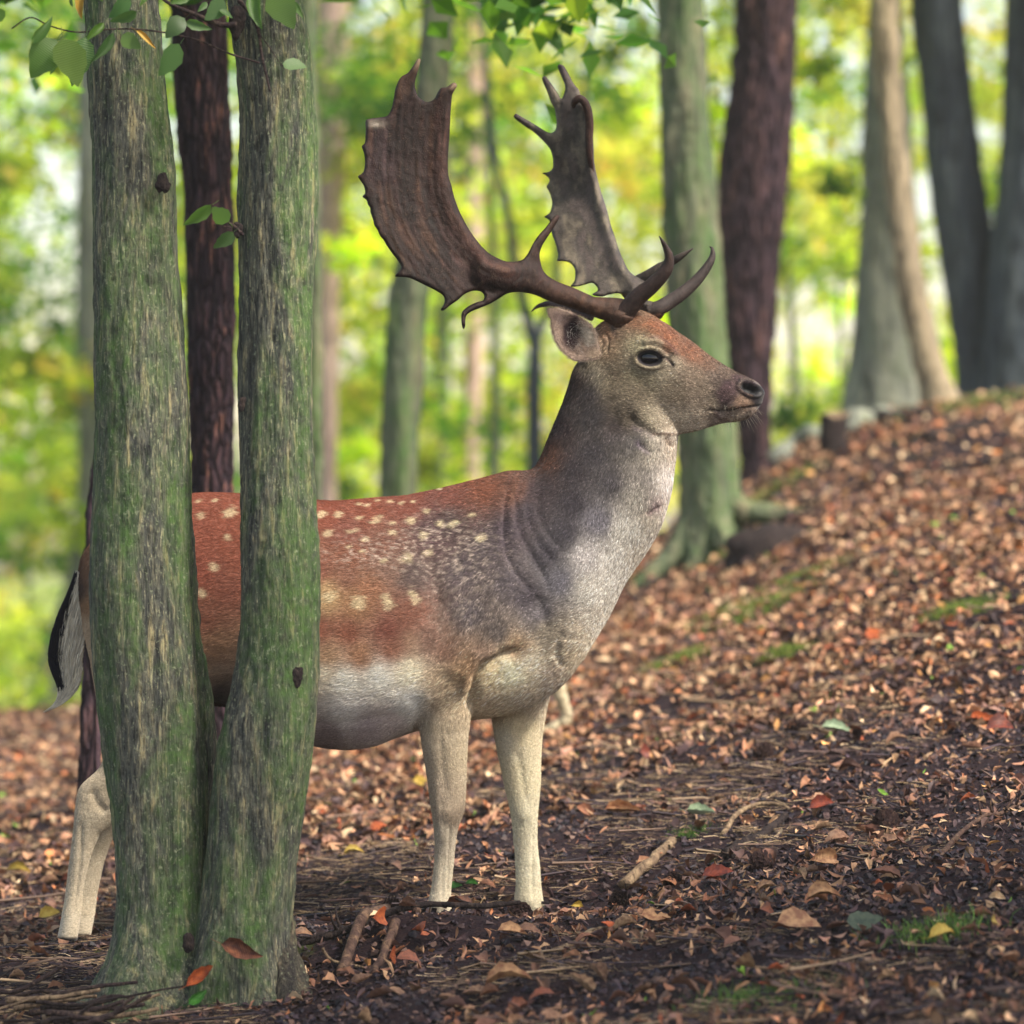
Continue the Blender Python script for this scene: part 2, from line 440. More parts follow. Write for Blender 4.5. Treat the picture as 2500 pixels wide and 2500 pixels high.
# ================================================================== TREES
def bark_material(name, stops, vscale=(7, 7, 1.2), plate=False, moss=None, speck=None, bumpd=.01, mottle=False):
    m = Mat(name); co = m.coord('Object', vscale)
    a = m.noise(co, 3.0, 8, .68, .5); b = m.noise(m.coord('Object', (vscale[0] * 6, vscale[1] * 6, vscale[2] * 5)), 2.0, 5, .6, .3)
    c = m.ramp(a, stops)
    h = m.math('ADD', a, m.math('MULTIPLY', b, .5))
    if plate:
        vo = m.n('TexVoronoi', i_Vector=m.coord('Object', (vscale[0] * 2.2, vscale[1] * 2.2, vscale[2] * 1.6)), i_Scale=3.0, feature='DISTANCE_TO_EDGE').outputs[0]
        e = m.ramp(vo, [(0, (0, 0, 0)), (.22, (1, 1, 1))]); c = m.mix(e, C(34, 26, 34), c); h = m.math('ADD', h, m.math('MULTIPLY', e, .8))
    c = m.mix(m.ramp(b, [(.36, (.75, .75, .75)), (.5, (0, 0, 0))]), c, tuple(x * .35 for x in stops[0][1]))
    if speck: c = m.mix(m.ramp(b, [(.60, (0, 0, 0)), (.66, (.8, .8, .8))]), c, speck)
    if moss:
        mm = m.ramp(m.noise(m.coord('Object', (2.6, 2.6, .8)), 3.2, 8, .72, .5), [(moss[1], (0, 0, 0)), (moss[1] + .16, (1, 1, 1))])
        mf = m.math('MULTIPLY', mm, m.ramp(m.noise(m.coord('Object'), 42, 4, .7), [(.3, (.25,) * 3), (.6, (1,) * 3)]))
        c = m.mix(m.math('MULTIPLY', mf, moss[2]), c, moss[0])
    if mottle:
        q = m.noise(m.coord('Object', (60, 60, 34)), 1.0, 5, .7, .4); q2 = m.noise(m.coord('Object', (150, 150, 120)), 1.0, 3, .6)
        c = m.mix(m.ramp(q, [(.36, (.5, .5, .5)), (.48, (0, 0, 0))]), c, C(50, 50, 47))
        c = m.mix(m.ramp(q2, [(.60, (0, 0, 0)), (.68, (.55, .55, .55))]), c, C(160, 166, 134))
        h = m.math('ADD', h, m.math('MULTIPLY', q, .6))
    m.principled(c, .9, m.bump(h, .9, bumpd), .15)
    return m.m
HORN = bark_material('hornbeam_bark', [(.33, C(52, 53, 55)), (.45, C(86, 88, 82)), (.56, C(112, 110, 96)), (.66, C(168, 156, 118))], (20, 20, 3.0), moss=(C(84, 118, 56), .43, .74), speck=C(178, 172, 138), bumpd=.012, mottle=True)
ROOTM = bark_material('root_bark', [(.30, C(42, 40, 42)), (.44, C(66, 62, 58)), (.56, C(92, 86, 74)), (.70, C(136, 122, 98))], (16, 16, 6), moss=(C(64, 92, 44), .50, .6), bumpd=.012, mottle=True)
PINE = bark_material('pine_bark', [(.3, C(34, 28, 38)), (.47, C(62, 49, 58)), (.58, C(88, 64, 66)), (.68, C(176, 120, 96))], (8, 8, 1.9), plate=True, bumpd=.02)
PINE2 = bark_material('purple_bark', [(.3, C(48, 38, 48)), (.45, C(76, 60, 68)), (.58, C(104, 78, 78)), (.7, C(150, 112, 100))], (6, 6, 1.2), plate=True, bumpd=.02)
GREENB = bark_material('mossy_bark', [(.3, C(70, 76, 64)), (.45, C(96, 104, 84)), (.58, C(118, 118, 94)), (.7, C(146, 134, 108))], (5, 5, .7), moss=(C(66, 104, 44), .44, .7))
GREYB = bark_material('beech_bark', [(.3, C(96, 100, 94)), (.5, C(126, 130, 118)), (.7, C(156, 156, 138))], (2.5, 2.5, .5), moss=(C(96, 112, 72), .52, .6))
SLATE = bark_material('slate_bark', [(.3, C(46, 52, 62)), (.5, C(64, 72, 80)), (.7, C(92, 100, 102))], (2.5, 2.5, .5))  # bark colour darkened to stand in for crown shade on the beeches
TANB = bark_material('tan_bark', [(.3, C(122, 112, 96)), (.5, C(152, 138, 114)), (.7, C(178, 164, 136))], (3, 3, .6))
PINKB = bark_material('pink_bark', [(.3, C(168, 142, 134)), (.5, C(196, 168, 158)), (.7, C(214, 188, 176))], (4, 4, 1))

def trunk_mesh(name, edges, d, mat, seg=64, rows=200, flute=.0, rough=.01, seed=1, foot=0, parent=None, lobes=5, ddrop=None, ratio=1.0):
    """edges: (v, uleft, uright) rows from top to foot in photo px; gives a trunk of that width at distance d"""
    e = catmull(np.array(edges, float), rows)
    dd = d if ddrop is None else d + np.interp(e[:, 0], *ddrop)
    L = P(e[:, 1], e[:, 0], dd); R = P(e[:, 2], e[:, 0], dd); c = (L + R) / 2; w = (R[:, 0] - L[:, 0]) / 2
    th = np.linspace(0, 2 * np.pi, seg, endpoint=False)
    V = c[:, None] + np.stack([np.cos(th)[None] * w[:, None], np.sin(th)[None] * w[:, None] * ratio, np.zeros((rows, seg))], -1)
    V = V.reshape(-1, 3)
    rad = np.stack([np.cos(th), np.sin(th), 0 * th], 1)[None].repeat(rows, 0).reshape(-1, 3)
    wv_ = np.repeat(w, seg)
    q = V * np.array([7, 7, .9]) + seed * 9.1
    dsp = flute * fbm(q, 3, seed) + rough * fbm(V * np.array([40, 40, 9]) + seed, 4, seed + 3) + rough * .5 * fbm(V * np.array([110, 110, 45]), 2, seed + 5)
    if foot:
        s = np.repeat(smooth(rows * (1 - foot), rows, np.arange(rows)), seg); t2 = np.tile(th, rows)
        dsp += s * wv_ * (.18 * np.cos(lobes * t2 + seed) + .12 * np.cos((lobes - 2) * t2 + 2 * seed))
    V = V + rad * dsp[:, None]
    me = raw_mesh(name, V, grid_faces(rows, seg)[:, ::-1], mat)
    return child(name, me, parent) if parent is not None or True else me

# ---- leaves and crowns
m = Mat('green_leaf')
tr_ = m.n('BsdfTranslucent'); df = m.n('BsdfPrincipled'); ms = m.n('MixShader'); ac = m.attr('col')
m.set(tr_.inputs[0], m.mix(1.0, ac, (1.0, 1.0, .62, 1), 'MULTIPLY')); m.set(df.inputs[0], m.mix(1.0, ac, (.5, .55, .6, 1), 'MULTIPLY')); df.inputs['Roughness'].default_value = .5; df.inputs['Specular IOR Level'].default_value = .3
ms.inputs[0].default_value = .68
m.t.links.new(df.outputs[0], ms.inputs[1]); m.t.links.new(tr_.outputs[0], ms.inputs[2]); m.t.links.new(ms.outputs[0], m.out.inputs[0])
LEAF = m.m
LQ = (np.array([(0, 0, 0), (.5, .27, .06), (1, 0, 0), (.5, -.27, .06)], float) - np.array([.5, 0, 0]), np.array([(0, 1, 2, 3)]))
LQ2 = (np.array([(0, 0, 0), (.35, .30, .08), (.72, .24, .04), (1, 0, -.05), (.72, -.24, .04), (.35, -.30, .08)], float) - np.array([.5, 0, 0]), np.array([(0, 1, 2, 3), (0, 3, 4, 5)]))
GREENS = lin([(190,218,72),(214,232,78),(234,240,90),(120,172,62),(82,134,54),(244,236,120),(244,212,104),(172,212,100)])
def crown_mesh(seed, n, clumps, half, size, bias=(.2,.25,.2,.12,.06,.08,.03,.06), spread=.16, tri=LQ):
    """n leaves in clumps inside a box of half extents around the origin"""
    r = np.random.default_rng(seed); half = np.array(half)
    cc = r.uniform(-1, 1, (clumps, 3)); cc /= np.maximum(1, np.linalg.norm(cc, axis=1))[:, None] ** .5; cc *= half
    k = r.integers(0, clumps, n); sg = r.uniform(.5, 1.4, clumps)
    pos = cc[k] + r.normal(0, 1, (n, 3)) * np.array([1, 1, .45]) * (half * spread) * sg[k][:, None]
    b = np.array(bias) / sum(bias); base = r.choice(8, clumps, p=b); ci = np.where(r.random(n) < .6, base[k], r.choice(8, n, p=b))
    col = GREENS[ci] * np.exp(r.normal(0, .18, n) + r.normal(0, .22, clumps)[k])[:, None]
    R = rotmats(r.uniform(0, 6.28, n), r.normal(.25, .5, n), r.normal(0, .5, n))
    V, F, c = scatter([tri], pos, size * r.uniform(.7, 1.3, n), R, col, np.zeros(n, int))
    return raw_mesh('crown', V, F, LEAF, smooth=False, attrs={'col': c})
CR = [crown_mesh(200 + i, 2100, 22, (1.5, 1.1, 1.6), .13, spread=.135) for i in range(4)]
CRY = [crown_mesh(220 + i, 1900, 20, (1.5, 1.1, 1.6), .12, spread=.135, bias= (.05,.2,.35,.05,.0,.25,.1,.0)) for i in range(2)]
CRD = [crown_mesh(230 + i, 3600, 36, (1.4, 1.0, 1.3), .10, bias=(.10,.03,.01,.40,.40,.01,.01,.04)) for i in range(2)]

# ---- the double hornbeam in front
def dsp(pts): return [(v / .77280, a / .77280, b / .77280) for v, a, b in pts]
hb = empty('hornbeam_tree', (-.72, 7.42, -.1)); tag(hb, 'double-stemmed hornbeam with green mossy bark in front of the deer', 'tree')
left_e = dsp([(-60,150,290),(0,158,300),(80,162,310),(200,170,322),(300,178,333),(400,180,340),(500,181,345),(650,183,352),(800,184,358),(900,182,361),(1000,178,364),(1100,175,367),(1180,176,371),(1250,180,376),(1350,190,384),(1450,198,392),(1550,210,395),(1650,219,392),(1720,222,388),(1790,210,390),(1850,180,400),(1900,140,425),(1960,85,460),(2020,20,500)])
right_e = dsp([(-60,425,560),(0,428,568),(80,437,577),(200,450,586),(300,452,590),(400,453,590),(500,452,587),(600,452,585),(700,449,585),(800,448,588),(880,446,592),(960,447,597),(1040,449,602),(1120,449,604),(1200,447,605),(1280,435,605),(1340,420,600),(1400,408,594),(1460,400,586),(1520,393,578),(1600,385,568),(1700,372,560),(1780,356,560),(1840,350,572),(1900,345,592),(1960,335,620),(2020,310,660)])
tl_ = trunk_mesh('trunk', left_e, 7.62, HORN, 150, 460, flute=.026, rough=.005, seed=3, foot=.22, parent=hb, ddrop=([0, 2000, 2600], [0, 0, -.05]))
tr2 = trunk_mesh('trunk', right_e, 7.56, HORN, 150, 460, flute=.030, rough=.005, seed=8, foot=.22, parent=hb, lobes=6)
tl_['label'] = 'thicker left stem'; tr2['label'] = 'right stem that bends near its foot'
# dark third rib behind the left stem
rib_e = dsp([(780,310,340),(900,305,352),(1000,300,362),(1100,305,372),(1200,315,378),(1300,325,400),(1400,330,408),(1500,330,405),(1600,320,400),(1750,300,400),(1900,280,420)])
trunk_mesh('trunk_rib', rib_e, 7.70, HORN, 90, 260, flute=.02, rough=.007, seed=12, parent=hb)
# root flares
def root(pts, r0, r1, parent, mat, seed=1, name='root', n=90):
    path = catmull(np.array(pts, float), n); path[:, 2] += .01 * fbm(path * 6, 2, seed)
    rad = np.linspace(r0, r1, n) if r1 is not None else catmull(np.asarray(r0)[:, None], n)[:, 0]
    V, F = tube(path, rad, 48)
    aa = np.tile(np.linspace(0, 2 * np.pi, 48, endpoint=False), n); ss = np.repeat(np.linspace(0, 1, n), 48); rd = V[:n * 48] - np.repeat(path, 48, 0)
    V[:n * 48] += rd * (.38 * fbm(np.stack([np.cos(aa) * 2.6, np.sin(aa) * 2.6, ss * 1.3 + seed], 1), 3, seed))[:, None]
    V = V + (.012 * fbm(V * 9, 3, seed) + .006 * fbm(V * 34, 3, seed))[:, None]
    return child(name, raw_mesh(name, V, F, mat), parent)
def gp(u, v, d, up=0): # point on the ground under a picture column
    x = (u - 1250) * K * d; return (x, d, on_ground(x, d) + up)
def up(p, h): return (p[0], p[1], p[2] + h)
rr_ = lambda *a: np.array(a)
root([P(640, 2180, 7.56), P(668, 2290, 7.54), up(gp(720, 0, 7.48), .0), up(gp(800, 0, 7.38), -.04), gp(880, 0, 7.25, -.09)], rr_(.04, .042, .03, .02, .012), None, hb, ROOTM, 4)
# knots and scars
def knot(u, v, d, s, parent, seed):
    V, F = uvsphere0(P(u, v, d), s, 26, 34, (.75, .35, 1.5)); c = P(u, v, d)
    V = c + (V - c) * (1 + .75 * fbm(V * 60, 4, seed))[:, None]
    return child('knot', raw_mesh('knot', V, F, DARKW), parent)
def uvsphere0(c, r, n1=24, n2=32, sc=(1, 1, 1)):
    a = np.linspace(0, np.pi, n1)[:, None]; b = np.linspace(0, 2 * np.pi, n2, endpoint=False)[None]
    V = np.stack([np.sin(a) * np.cos(b) * sc[0], np.cos(a) * sc[1] + 0 * b, np.sin(a) * np.sin(b) * sc[2]], -1).reshape(-1, 3) * r + np.asarray(c)
    return V, [grid_faces(n1, n2)[:, ::-1]]
DARKW = bark_material('dark_wood', [(.3, C(34, 28, 32)), (.5, C(52, 44, 44)), (.7, C(78, 66, 60))], (20, 20, 14))
TWIG = bark_material('twig_bark', [(.3, C(40, 32, 38)), (.5, C(66, 54, 54)), (.7, C(110, 92, 80))], (30, 30, 30))
STICK = bark_material('stick_bark', [(.3, C(84, 70, 60)), (.5, C(124, 104, 84)), (.7, C(164, 142, 112))], (14, 14, 8), bumpd=.006)
knot(397, 450, 7.535, .016, hb, 3); knot(578, 50, 7.47, .022, hb, 4); knot(580, 562, 7.53, .012, hb, 5); knot(728, 1648, 7.475, .015, hb, 6); knot(460, 2300, 7.49, .014, hb, 8); knot(590, 985, 7.52, .010, hb, 9)

# ---- twigs with leaves hanging in at the top of the left stem
m = Mat('fresh_leaf'); info = m.n('ObjectInfo')
wv = m.n('TexWave', i_Vector=m.coord('Object'), i_Scale=7.0, i_Distortion=.6, wave_type='BANDS', bands_direction='X').outputs[1]
gcol = m.ramp(info.outputs['Random'], [(0, C(62, 110, 58)), (.3, C(84, 140, 50)), (.55, C(110, 160, 44)), (.8, C(70, 128, 70)), (1, C(150, 182, 70))])
gcol = m.mix(m.math('MULTIPLY', wv, .45), gcol, C(160, 190, 100))
tr_ = m.n('BsdfTranslucent'); df = m.n('BsdfPrincipled'); ms = m.n('MixShader'); m.set(tr_.inputs[0], gcol); m.set(df.inputs[0], m.mix(1.0, gcol, (.55, .55, .6, 1), 'MULTIPLY')); df.inputs['Roughness'].default_value = .42
m.set(df.inputs['Normal'], m.bump(wv, .3, .01)); ms.inputs[0].default_value = .4
m.t.links.new(df.outputs[0], ms.inputs[1]); m.t.links.new(tr_.outputs[0], ms.inputs[2]); m.t.links.new(ms.outputs[0], m.out.inputs[0]); FRESH = m.m
m = Mat('yellow_leaf'); m.principled(m.mix(m.noise(m.coord('Object'), 8, 3, .6), C(190, 160, 60), C(150, 110, 50)), .5); YEL = m.m
fresh = []
for k in range(5):
    V, F = big_leaf(40 + k); V = V * np.array([1, .95, .35]); V[:, 2] -= .22 * (V[:, 0] + .5) ** 2
    fresh.append(raw_mesh('leaf', V + np.array([.5, 0, 0]), F, FRESH))
yl = fresh[0].copy(); yl.materials.clear(); yl.materials.append(YEL)
def twig(pts, d, r0, r1, parent, name='twig', mat=None, seg=8):
    q = np.array([P(p[0], p[1], d + (p[2] if len(p) > 2 else 0)) for p in pts]); path = catmull(q, len(q) * 6)
    V, F = tube(path, np.linspace(r0, r1, len(path)), seg)
    return child(name, raw_mesh(name, V, F, mat or TWIG), parent)
def put_leaf(u, v, u2, v2, d, parent, k, mesh=None, roll=0, dy=0.0, wide=1.0):
    """a leaf from stalk (u,v) to tip (u2,v2)"""
    a = Vector(P(u, v, d)); b = Vector(P(u2, v2, d + dy)); ax = (b - a); L = ax.length
    x = ax.normalized(); y = Vector((0, 1, 0)); z = x.cross(y).normalized(); y = z.cross(x).normalized()
    # leaf plane faces the camera, turned by roll
    cr, sr = math.cos(roll), math.sin(roll); wdir = z * cr + y * sr; nrm = x.cross(wdir).normalized()
    from mathutils import Matrix
    M = Matrix((x * L, wdir * L * wide, nrm * L)).transposed().to_4x4(); M.translation = a
    o = bpy.data.objects.new('leaf', mesh or fresh[k % 5]); link(o, parent)
    off = Vector(); q = parent
    while q is not None: off += q.location; q = q.parent
    M.translation = a - off
    o.matrix_local = M
    return o
def c5(a, b): return (a * .46584, b * .46584)
def T5(l): return [c5(a, b) for a, b in l]
br = twig(T5([(1240,130),(1160,130),(1090,105),(1010,70),(900,25),(820,-30)]), 7.42, .006, .003, hb, 'branch')
tw1 = twig(T5([(60,150),(160,92),(260,135),(400,168),(560,155),(700,152),(860,170),(930,185),(1050,215),(1200,280),(1360,330)]), 7.42, .0014, .002, hb, 'branch')
tw2 = twig(T5([(1250,0),(1320,80),(1355,170),(1370,280),(1390,370),(1415,480)]), 7.42, .0045, .002, hb, 'branch')
tw3 = twig(T5([(1355,170),(1420,260),(1480,350)]), 7.42, .0012, .0008, hb, 'branch')
L5 = [(175,235,262,85,.1,tw1),(300,205,165,400,.2,tw1),(325,240,278,385,.6,tw1),(330,195,400,440,0,tw1),(450,190,400,445,.4,tw1),(545,115,460,220,.5,tw1),(640,180,730,250,0,tw1),(600,170,505,330,.9,tw1),(945,230,855,400,.7,tw1),(720,60,590,130,.8,tw1),(640,120,700,75,.5,tw1),
      (970,95,870,190,.1,br),(975,110,1100,150,0,br),(1180,0,1080,100,.2,br),(1085,10,1045,60,.4,br),(1320,-60,1370,140,0,tw2),(1440,-60,1530,140,0,tw2),(1520,0,1590,80,.5,tw2),(1480,330,1600,335,.6,tw3),(1150,50,1220,80,.7,br),(540,10,510,-60,.6,tw1),(680,-20,590,100,.9,tw1),(380,40,365,-40,.9,tw1),(30,60,-60,110,.4,tw1),(1000,-30,900,20,.2,br),(800,-50,740,30,.3,br)]
for k, (a, b, c_, d_, ro, par) in enumerate(L5):
    u1, v1 = c5(a, b); u2, v2 = c5(c_, d_)
    o = put_leaf(u1, v1, u2, v2, 7.38 + .02 * (k % 3), par, k, roll=ro, dy=-.01, wide=1.05)
o = put_leaf(*c5(710, 160), *c5(822, 240), 7.37, tw1, 0, mesh=yl, roll=.5, wide=.7); o['label'] = 'yellowing leaf'
o = put_leaf(*c5(420, -60), *c5(430, 95), 7.37, tw1, 0, mesh=yl, roll=.1, wide=.9); o['label'] = 'brown withered leaf'
tw4 = twig(T5([(1275,1232),(1220,1180),(1195,1165),(1150,1120),(1112,1075)]), 7.5, .0035, .001, hb, 'branch')
twig(T5([(1215,1195),(1170,1185),(1120,1180)]), 7.5, .0015, .001, hb, 'branch')
for k, q in enumerate([(1112,1075,975,1195,.8),(1200,1165,1110,1085,.1),(1225,1215,1130,1310,.45)]):
    put_leaf(*c5(q[0], q[1]), *c5(q[2], q[3]), 7.49, tw4, k + 2, roll=q[4], wide=1.25)

# ---- trees behind
def tree(name, label, foot_uv, edges, mat, d=None, seed=1, flute=.02, rough=.012, foot=.12, seg=56, rows=160, group=None, crown=None, cat='tree', lobes=5):
    g = ground_at(foot_uv[0] / .7728, foot_uv[1] / .7728) if d is None else None
    dd = g[1] if d is None else d
    e = [(v / .7728, a / .7728, b / .7728) for v, a, b in edges]
    cx_ = (e[-1][1] + e[-1][2]) / 2; x0 = (cx_ - 1250) * K * dd; zf = on_ground(x0, dd)
    # carry the trunk down into the ground and up above the frame
    vf = 1250 - (zf - .06 - CAM_Z) / (K * dd)
    w_ = e[-1][2] - e[-1][1]
    if vf > e[-1][0] + 5:
        s = (e[-1][1] + e[-1][2] - e[-2][1] - e[-2][2]) / 2 / max(e[-1][0] - e[-2][0], 1) * (vf - e[-1][0]) * .3
        e.append((vf, e[-1][1] + s - .12 * w_, e[-1][2] + s + .12 * w_))
    top = e[0]; nxt = e[1]; s = (top[1] + top[2] - nxt[1] - nxt[2]) / 2 / max(nxt[0] - top[0], 1)
    e.insert(0, (top[0] - 900, top[1] + s * 450 + .12 * (top[2] - top[1]), top[2] + s * 450 - .12 * (top[2] - top[1])))
    t = empty(name, (x0, dd, zf)); tag(t, label, cat, group)
    trunk_mesh('trunk', e, dd, mat, seg, rows, flute, rough, seed, foot, t, lobes)
    if crown is not None:
        for (cx1, dy, cz, sc, mesh) in crown:
            o = bpy.data.objects.new('crown', mesh); link(o, t); o.location = (cx1, dy, cz); o.scale = (sc, sc, sc); o.rotation_euler = (0, 0, seed * 1.3 + cx1)
    return t, dd
tree('pine_tree', 'dark reddish-brown pine trunk with plated bark seen between the two hornbeam stems', None, [(-30,318,428),(200,330,436),(400,350,441),(600,355,443),(800,362,442),(930,366,442),(1300,360,450)], PINE, d=9.9, seed=21, flute=.012, rough=.009, seg=90, rows=320, crown=[(0, .3, 3.2, 1.0, CRD[0])])
tree('slender_tree', 'thin dark purple trunk half hidden behind the thick left hornbeam stem', (152, 1590), [(-30,262,300),(400,225,262),(850,176,204),(1000,160,200),(1200,152,198),(1400,150,194),(1560,140,196)], PINE2, d=9.2, seed=22, flute=.01, rough=.008, seg=48, rows=240)
tree('grey_beech', 'blurred grey-green trunk beside the thick left hornbeam stem', None, [(-30,150,205),(300,148,200),(600,145,198),(1000,140,192),(1340,60,140)], GREYB, d=24, seed=23, crown=[(-1.2, 0, 3.4, 1.1, CR[0]), (.9, 1, 4.4, 1.1, CR[1])])
tree('pale_pink_tree', 'blurred pale pink trunk just right of the right hornbeam stem', None, [(-30,600,660),(250,598,655),(500,600,640),(930,605,632)], PINKB, d=23, seed=24, crown=[(.5, .5, 4.6, 1.0, CRY[0])])
tree('thin_olive_tree', 'thin olive stem touching the edge of the right hornbeam stem', None, [(-30,560,590),(400,575,603),(700,582,608),(930,588,612)], GREENB, d=13, seed=25)
tree('leaning_tree', 'mottled grey-green trunk leaning right behind the dark antler', None, [(-30,800,858),(100,792,852),(180,786,842),(400,765,826),(540,742,810),(700,728,797),(930,714,788)], GREENB, d=14.5, seed=26, crown=[(.4, .6, 3.9, .8, CR[1])])
tree('thin_green_tree', 'thin green blurred trunk between the leaning trunk and the pink one', None, [(-30,830,856),(500,826,852),(900,820,850)], GREENB, d=27, seed=27, crown=[(0, .5, 4.0, 1.0, CR[2])])
tree('pale_pink_tree', 'blurred pink trunk standing between the two antlers', None, [(-30,880,915),(300,876,910),(600,876,912),(900,874,910)], PINKB, d=27, seed=28, crown=[(0, .5, 5.0, 1.0, CRY[1])])
t, dd = tree('forked_sapling', 'slim dark forked trunk behind the stag\'s ear', None, [(600,992,1030),(700,998,1024),(880,998,1022)], SLATE, d=20, seed=29, crown=[(0, .5, 4.2, .8, CR[3])]) if False else (None, None)
fs = empty('forked_sapling', (P(1305, 1250, 20)[0], 20, on_ground(P(1305, 1250, 20)[0], 20))); tag(fs, 'slim dark sapling that forks just behind the ear of the deer', 'tree')
def limb(pts, d, r0, r1, par, mat, name='trunk', seed=1):
    q = np.array([P(a / .7728, b / .7728, d + (c[0] if c else 0)) for a, b, *c in pts]); path = catmull(q, len(q) * 8)
    V, F = tube(path, np.linspace(r0, r1, len(path)), 16); V = V + (.008 * fbm(V * 12, 3, seed))[:, None]
    return child(name, raw_mesh(name, V, F, mat), par)
limb([(1008,1500),(1008,1100),(1008,880),(1008,720),(1010,640)], 20, .05, .034, fs, SLATE)
limb([(1010,650),(992,590),(975,520),(960,420),(930,260),(915,100),(900,-100)], 20, .03, .012, fs, SLATE, 'limb', 2)
limb([(1010,650),(1026,600),(1050,520),(1060,400),(1100,200),(1120,-80)], 20, .026, .010, fs, SLATE, 'limb', 3)
tree('mossy_tree', 'thick green mossy trunk with a flared foot behind the deer\'s throat', (1330, 1050), [(-30,1238,1330),(150,1250,1336),(300,1258,1346),(500,1262,1362),(650,1268,1374),(800,1278,1392),(900,1284,1402),(980,1280,1408),(1045,1266,1420)], GREENB, seed=31, flute=.03, rough=.012, seg=100, rows=260, foot=.2, crown=[(.2, .6, 3.6, .8, CRD[0])], lobes=6)
mt = bpy.data.objects['mossy_tree']; mx, my, mz = mt.location
for k, (dx, dy, L_) in enumerate(((-1, -.5, .34), (.2, -1, .3), (1, -.6, .42), (.9, .3, .4))):
    q = [(mx + dx * a_, my + dy * a_, 0) for a_ in (.02, .12, .22, L_)]; q = [(a_, b_, on_ground(a_, b_) + h_) for (a_, b_, _), h_ in zip(q, (.22, .09, .03, -.05))]
    root(q, np.array([.05, .042, .03, .015]), None, mt, GREENB, 60 + k, n=40)
tree('red_pine', 'purple-brown pine trunk right of the mossy trunk and above the deer\'s nose', (1440, 890), [(-30,1388,1496),(100,1384,1496),(300,1362,1488),(450,1357,1474),(600,1362,1462),(750,1380,1456),(850,1396,1458),(885,1398,1470)], PINE2, seed=32, flute=.03, rough=.02, seg=90, rows=240, foot=.1, crown=[(.2, .8, 3.6, .8, CR[0])])
tree('pale_beech', 'broad pale grey-green beech trunk behind the leaning one', (1665, 800), [(-30,1640,1700),(200,1632,1712),(400,1624,1728),(600,1612,1738),(700,1600,1744),(780,1588,1752)], GREYB, d=19.5, seed=33, crown=[(-.4, -.6, 2.3, .55, CR[1]), (0, .4, 4.2, .8, CR[2])])
tree('leaning_beech', 'slim pale trunk leaning left in front of the broad pale beech', (1775, 745), [(-30,1640,1690),(100,1646,1698),(250,1662,1708),(400,1676,1724),(550,1692,1748),(680,1722,1780),(745,1738,1806)], TANB, d=17.0, seed=34, crown=[(-.3, .2, 3.6, .7, CR[3])])
tree('slate_beech', 'large dark slate-grey trunk near the upper right edge', (1840, 735), [(-30,1716,1812),(150,1738,1832),(300,1752,1852),(450,1768,1876),(600,1788,1890),(700,1804,1905),(745,1800,1915)], SLATE, d=18.4, seed=35, seg=80, crown=[(-.2, .2, 3.5, .8, CRD[1])])
tree('slate_beech', 'dark slate-grey trunk cut by the right edge of the photo', (1910, 735), [(-30,1896,2010),(200,1888,2010),(400,1876,2012),(550,1862,2016),(700,1850,2030),(745,1842,2040)], SLATE, d=18.2, seed=36, seg=80, crown=[(.4, .2, 3.5, .8, CRD[0])])
tree('tree_stump', 'low pinkish broken trunk left of the broad pale beech', None, [(650,1592,1618),(700,1590,1620),(785,1586,1622)], PINKB, d=21, seed=37, rows=40, cat='stump') if False else None
def stump(name, label, u0, u1, vtop, d, mat, seed, vbot=None):
    u0, u1, vtop = u0 / .7728, u1 / .7728, vtop / .7728; x = ((u0 + u1) / 2 - 1250) * K * d; z = on_ground(x, d); r_ = (u1 - u0) / 2 * K * d; ht = CAM_Z - (vtop - 1250) * K * d
    t = empty(name, (x, d, z)); tag(t, label, 'stump')
    zz = np.linspace(z - .08, ht, 14); th = np.linspace(0, 2 * np.pi, 40, endpoint=False)
    rr = r_ * (1 + .25 * smooth(3, 0, np.arange(14)))
    V = np.stack([x + rr[:, None] * np.cos(th), d + rr[:, None] * np.sin(th), zz[:, None] + 0 * th], -1).reshape(-1, 3)
    V += (.35 * r_ * fbm(V * 9, 4, seed))[:, None] * np.array([1, 1, 0]); V[-80:, 2] += .5 * r_ * fbm(V[-80:] * 11, 3, seed + 4); F = [grid_faces(14, 40)[:, ::-1]]
    child('trunk', raw_mesh('trunk', V, F, mat), t)
    c0 = len(V); top = V[-40:]; top = top + np.array([0, 0, .002]); tv = np.vstack([top, top.mean(0)[None] + [0, 0, .01]]); tf = np.array([(i, (i + 1) % 40, 40) for i in range(40)])
    child('cut_face', raw_mesh('cut_face', tv, tf, STICK), t)
    return t
stump('tree_stump', 'small dark stump at the brow of the slope', 1546, 1600, 786, ground_at(1572 / .7728, 862 / .7728)[1], DARKW, 4)
g0 = ground_at(1458 / .7728, 1040 / .7728)
rs = empty('rotten_stump', g0); tag(rs, 'blackened mossy root mound at the right foot of the mossy trunk', 'stump')
V, F = uvsphere0(g0 + np.array([0, .05, -.02]), 1.0, 40, 56, (.17, .13, .12)); c0_ = g0; V = c0_ + (V - c0_) * (1 + .55 * fbm(V * 7, 4, 5))[:, None]
child('root_mass', raw_mesh('root_mass', V, F, DARKW), rs)
0 and stump('pink_stump', 'pale pinkish broken stump left of the broad beech', 1590, 1626, 650, 20.5, PINKB, 6)

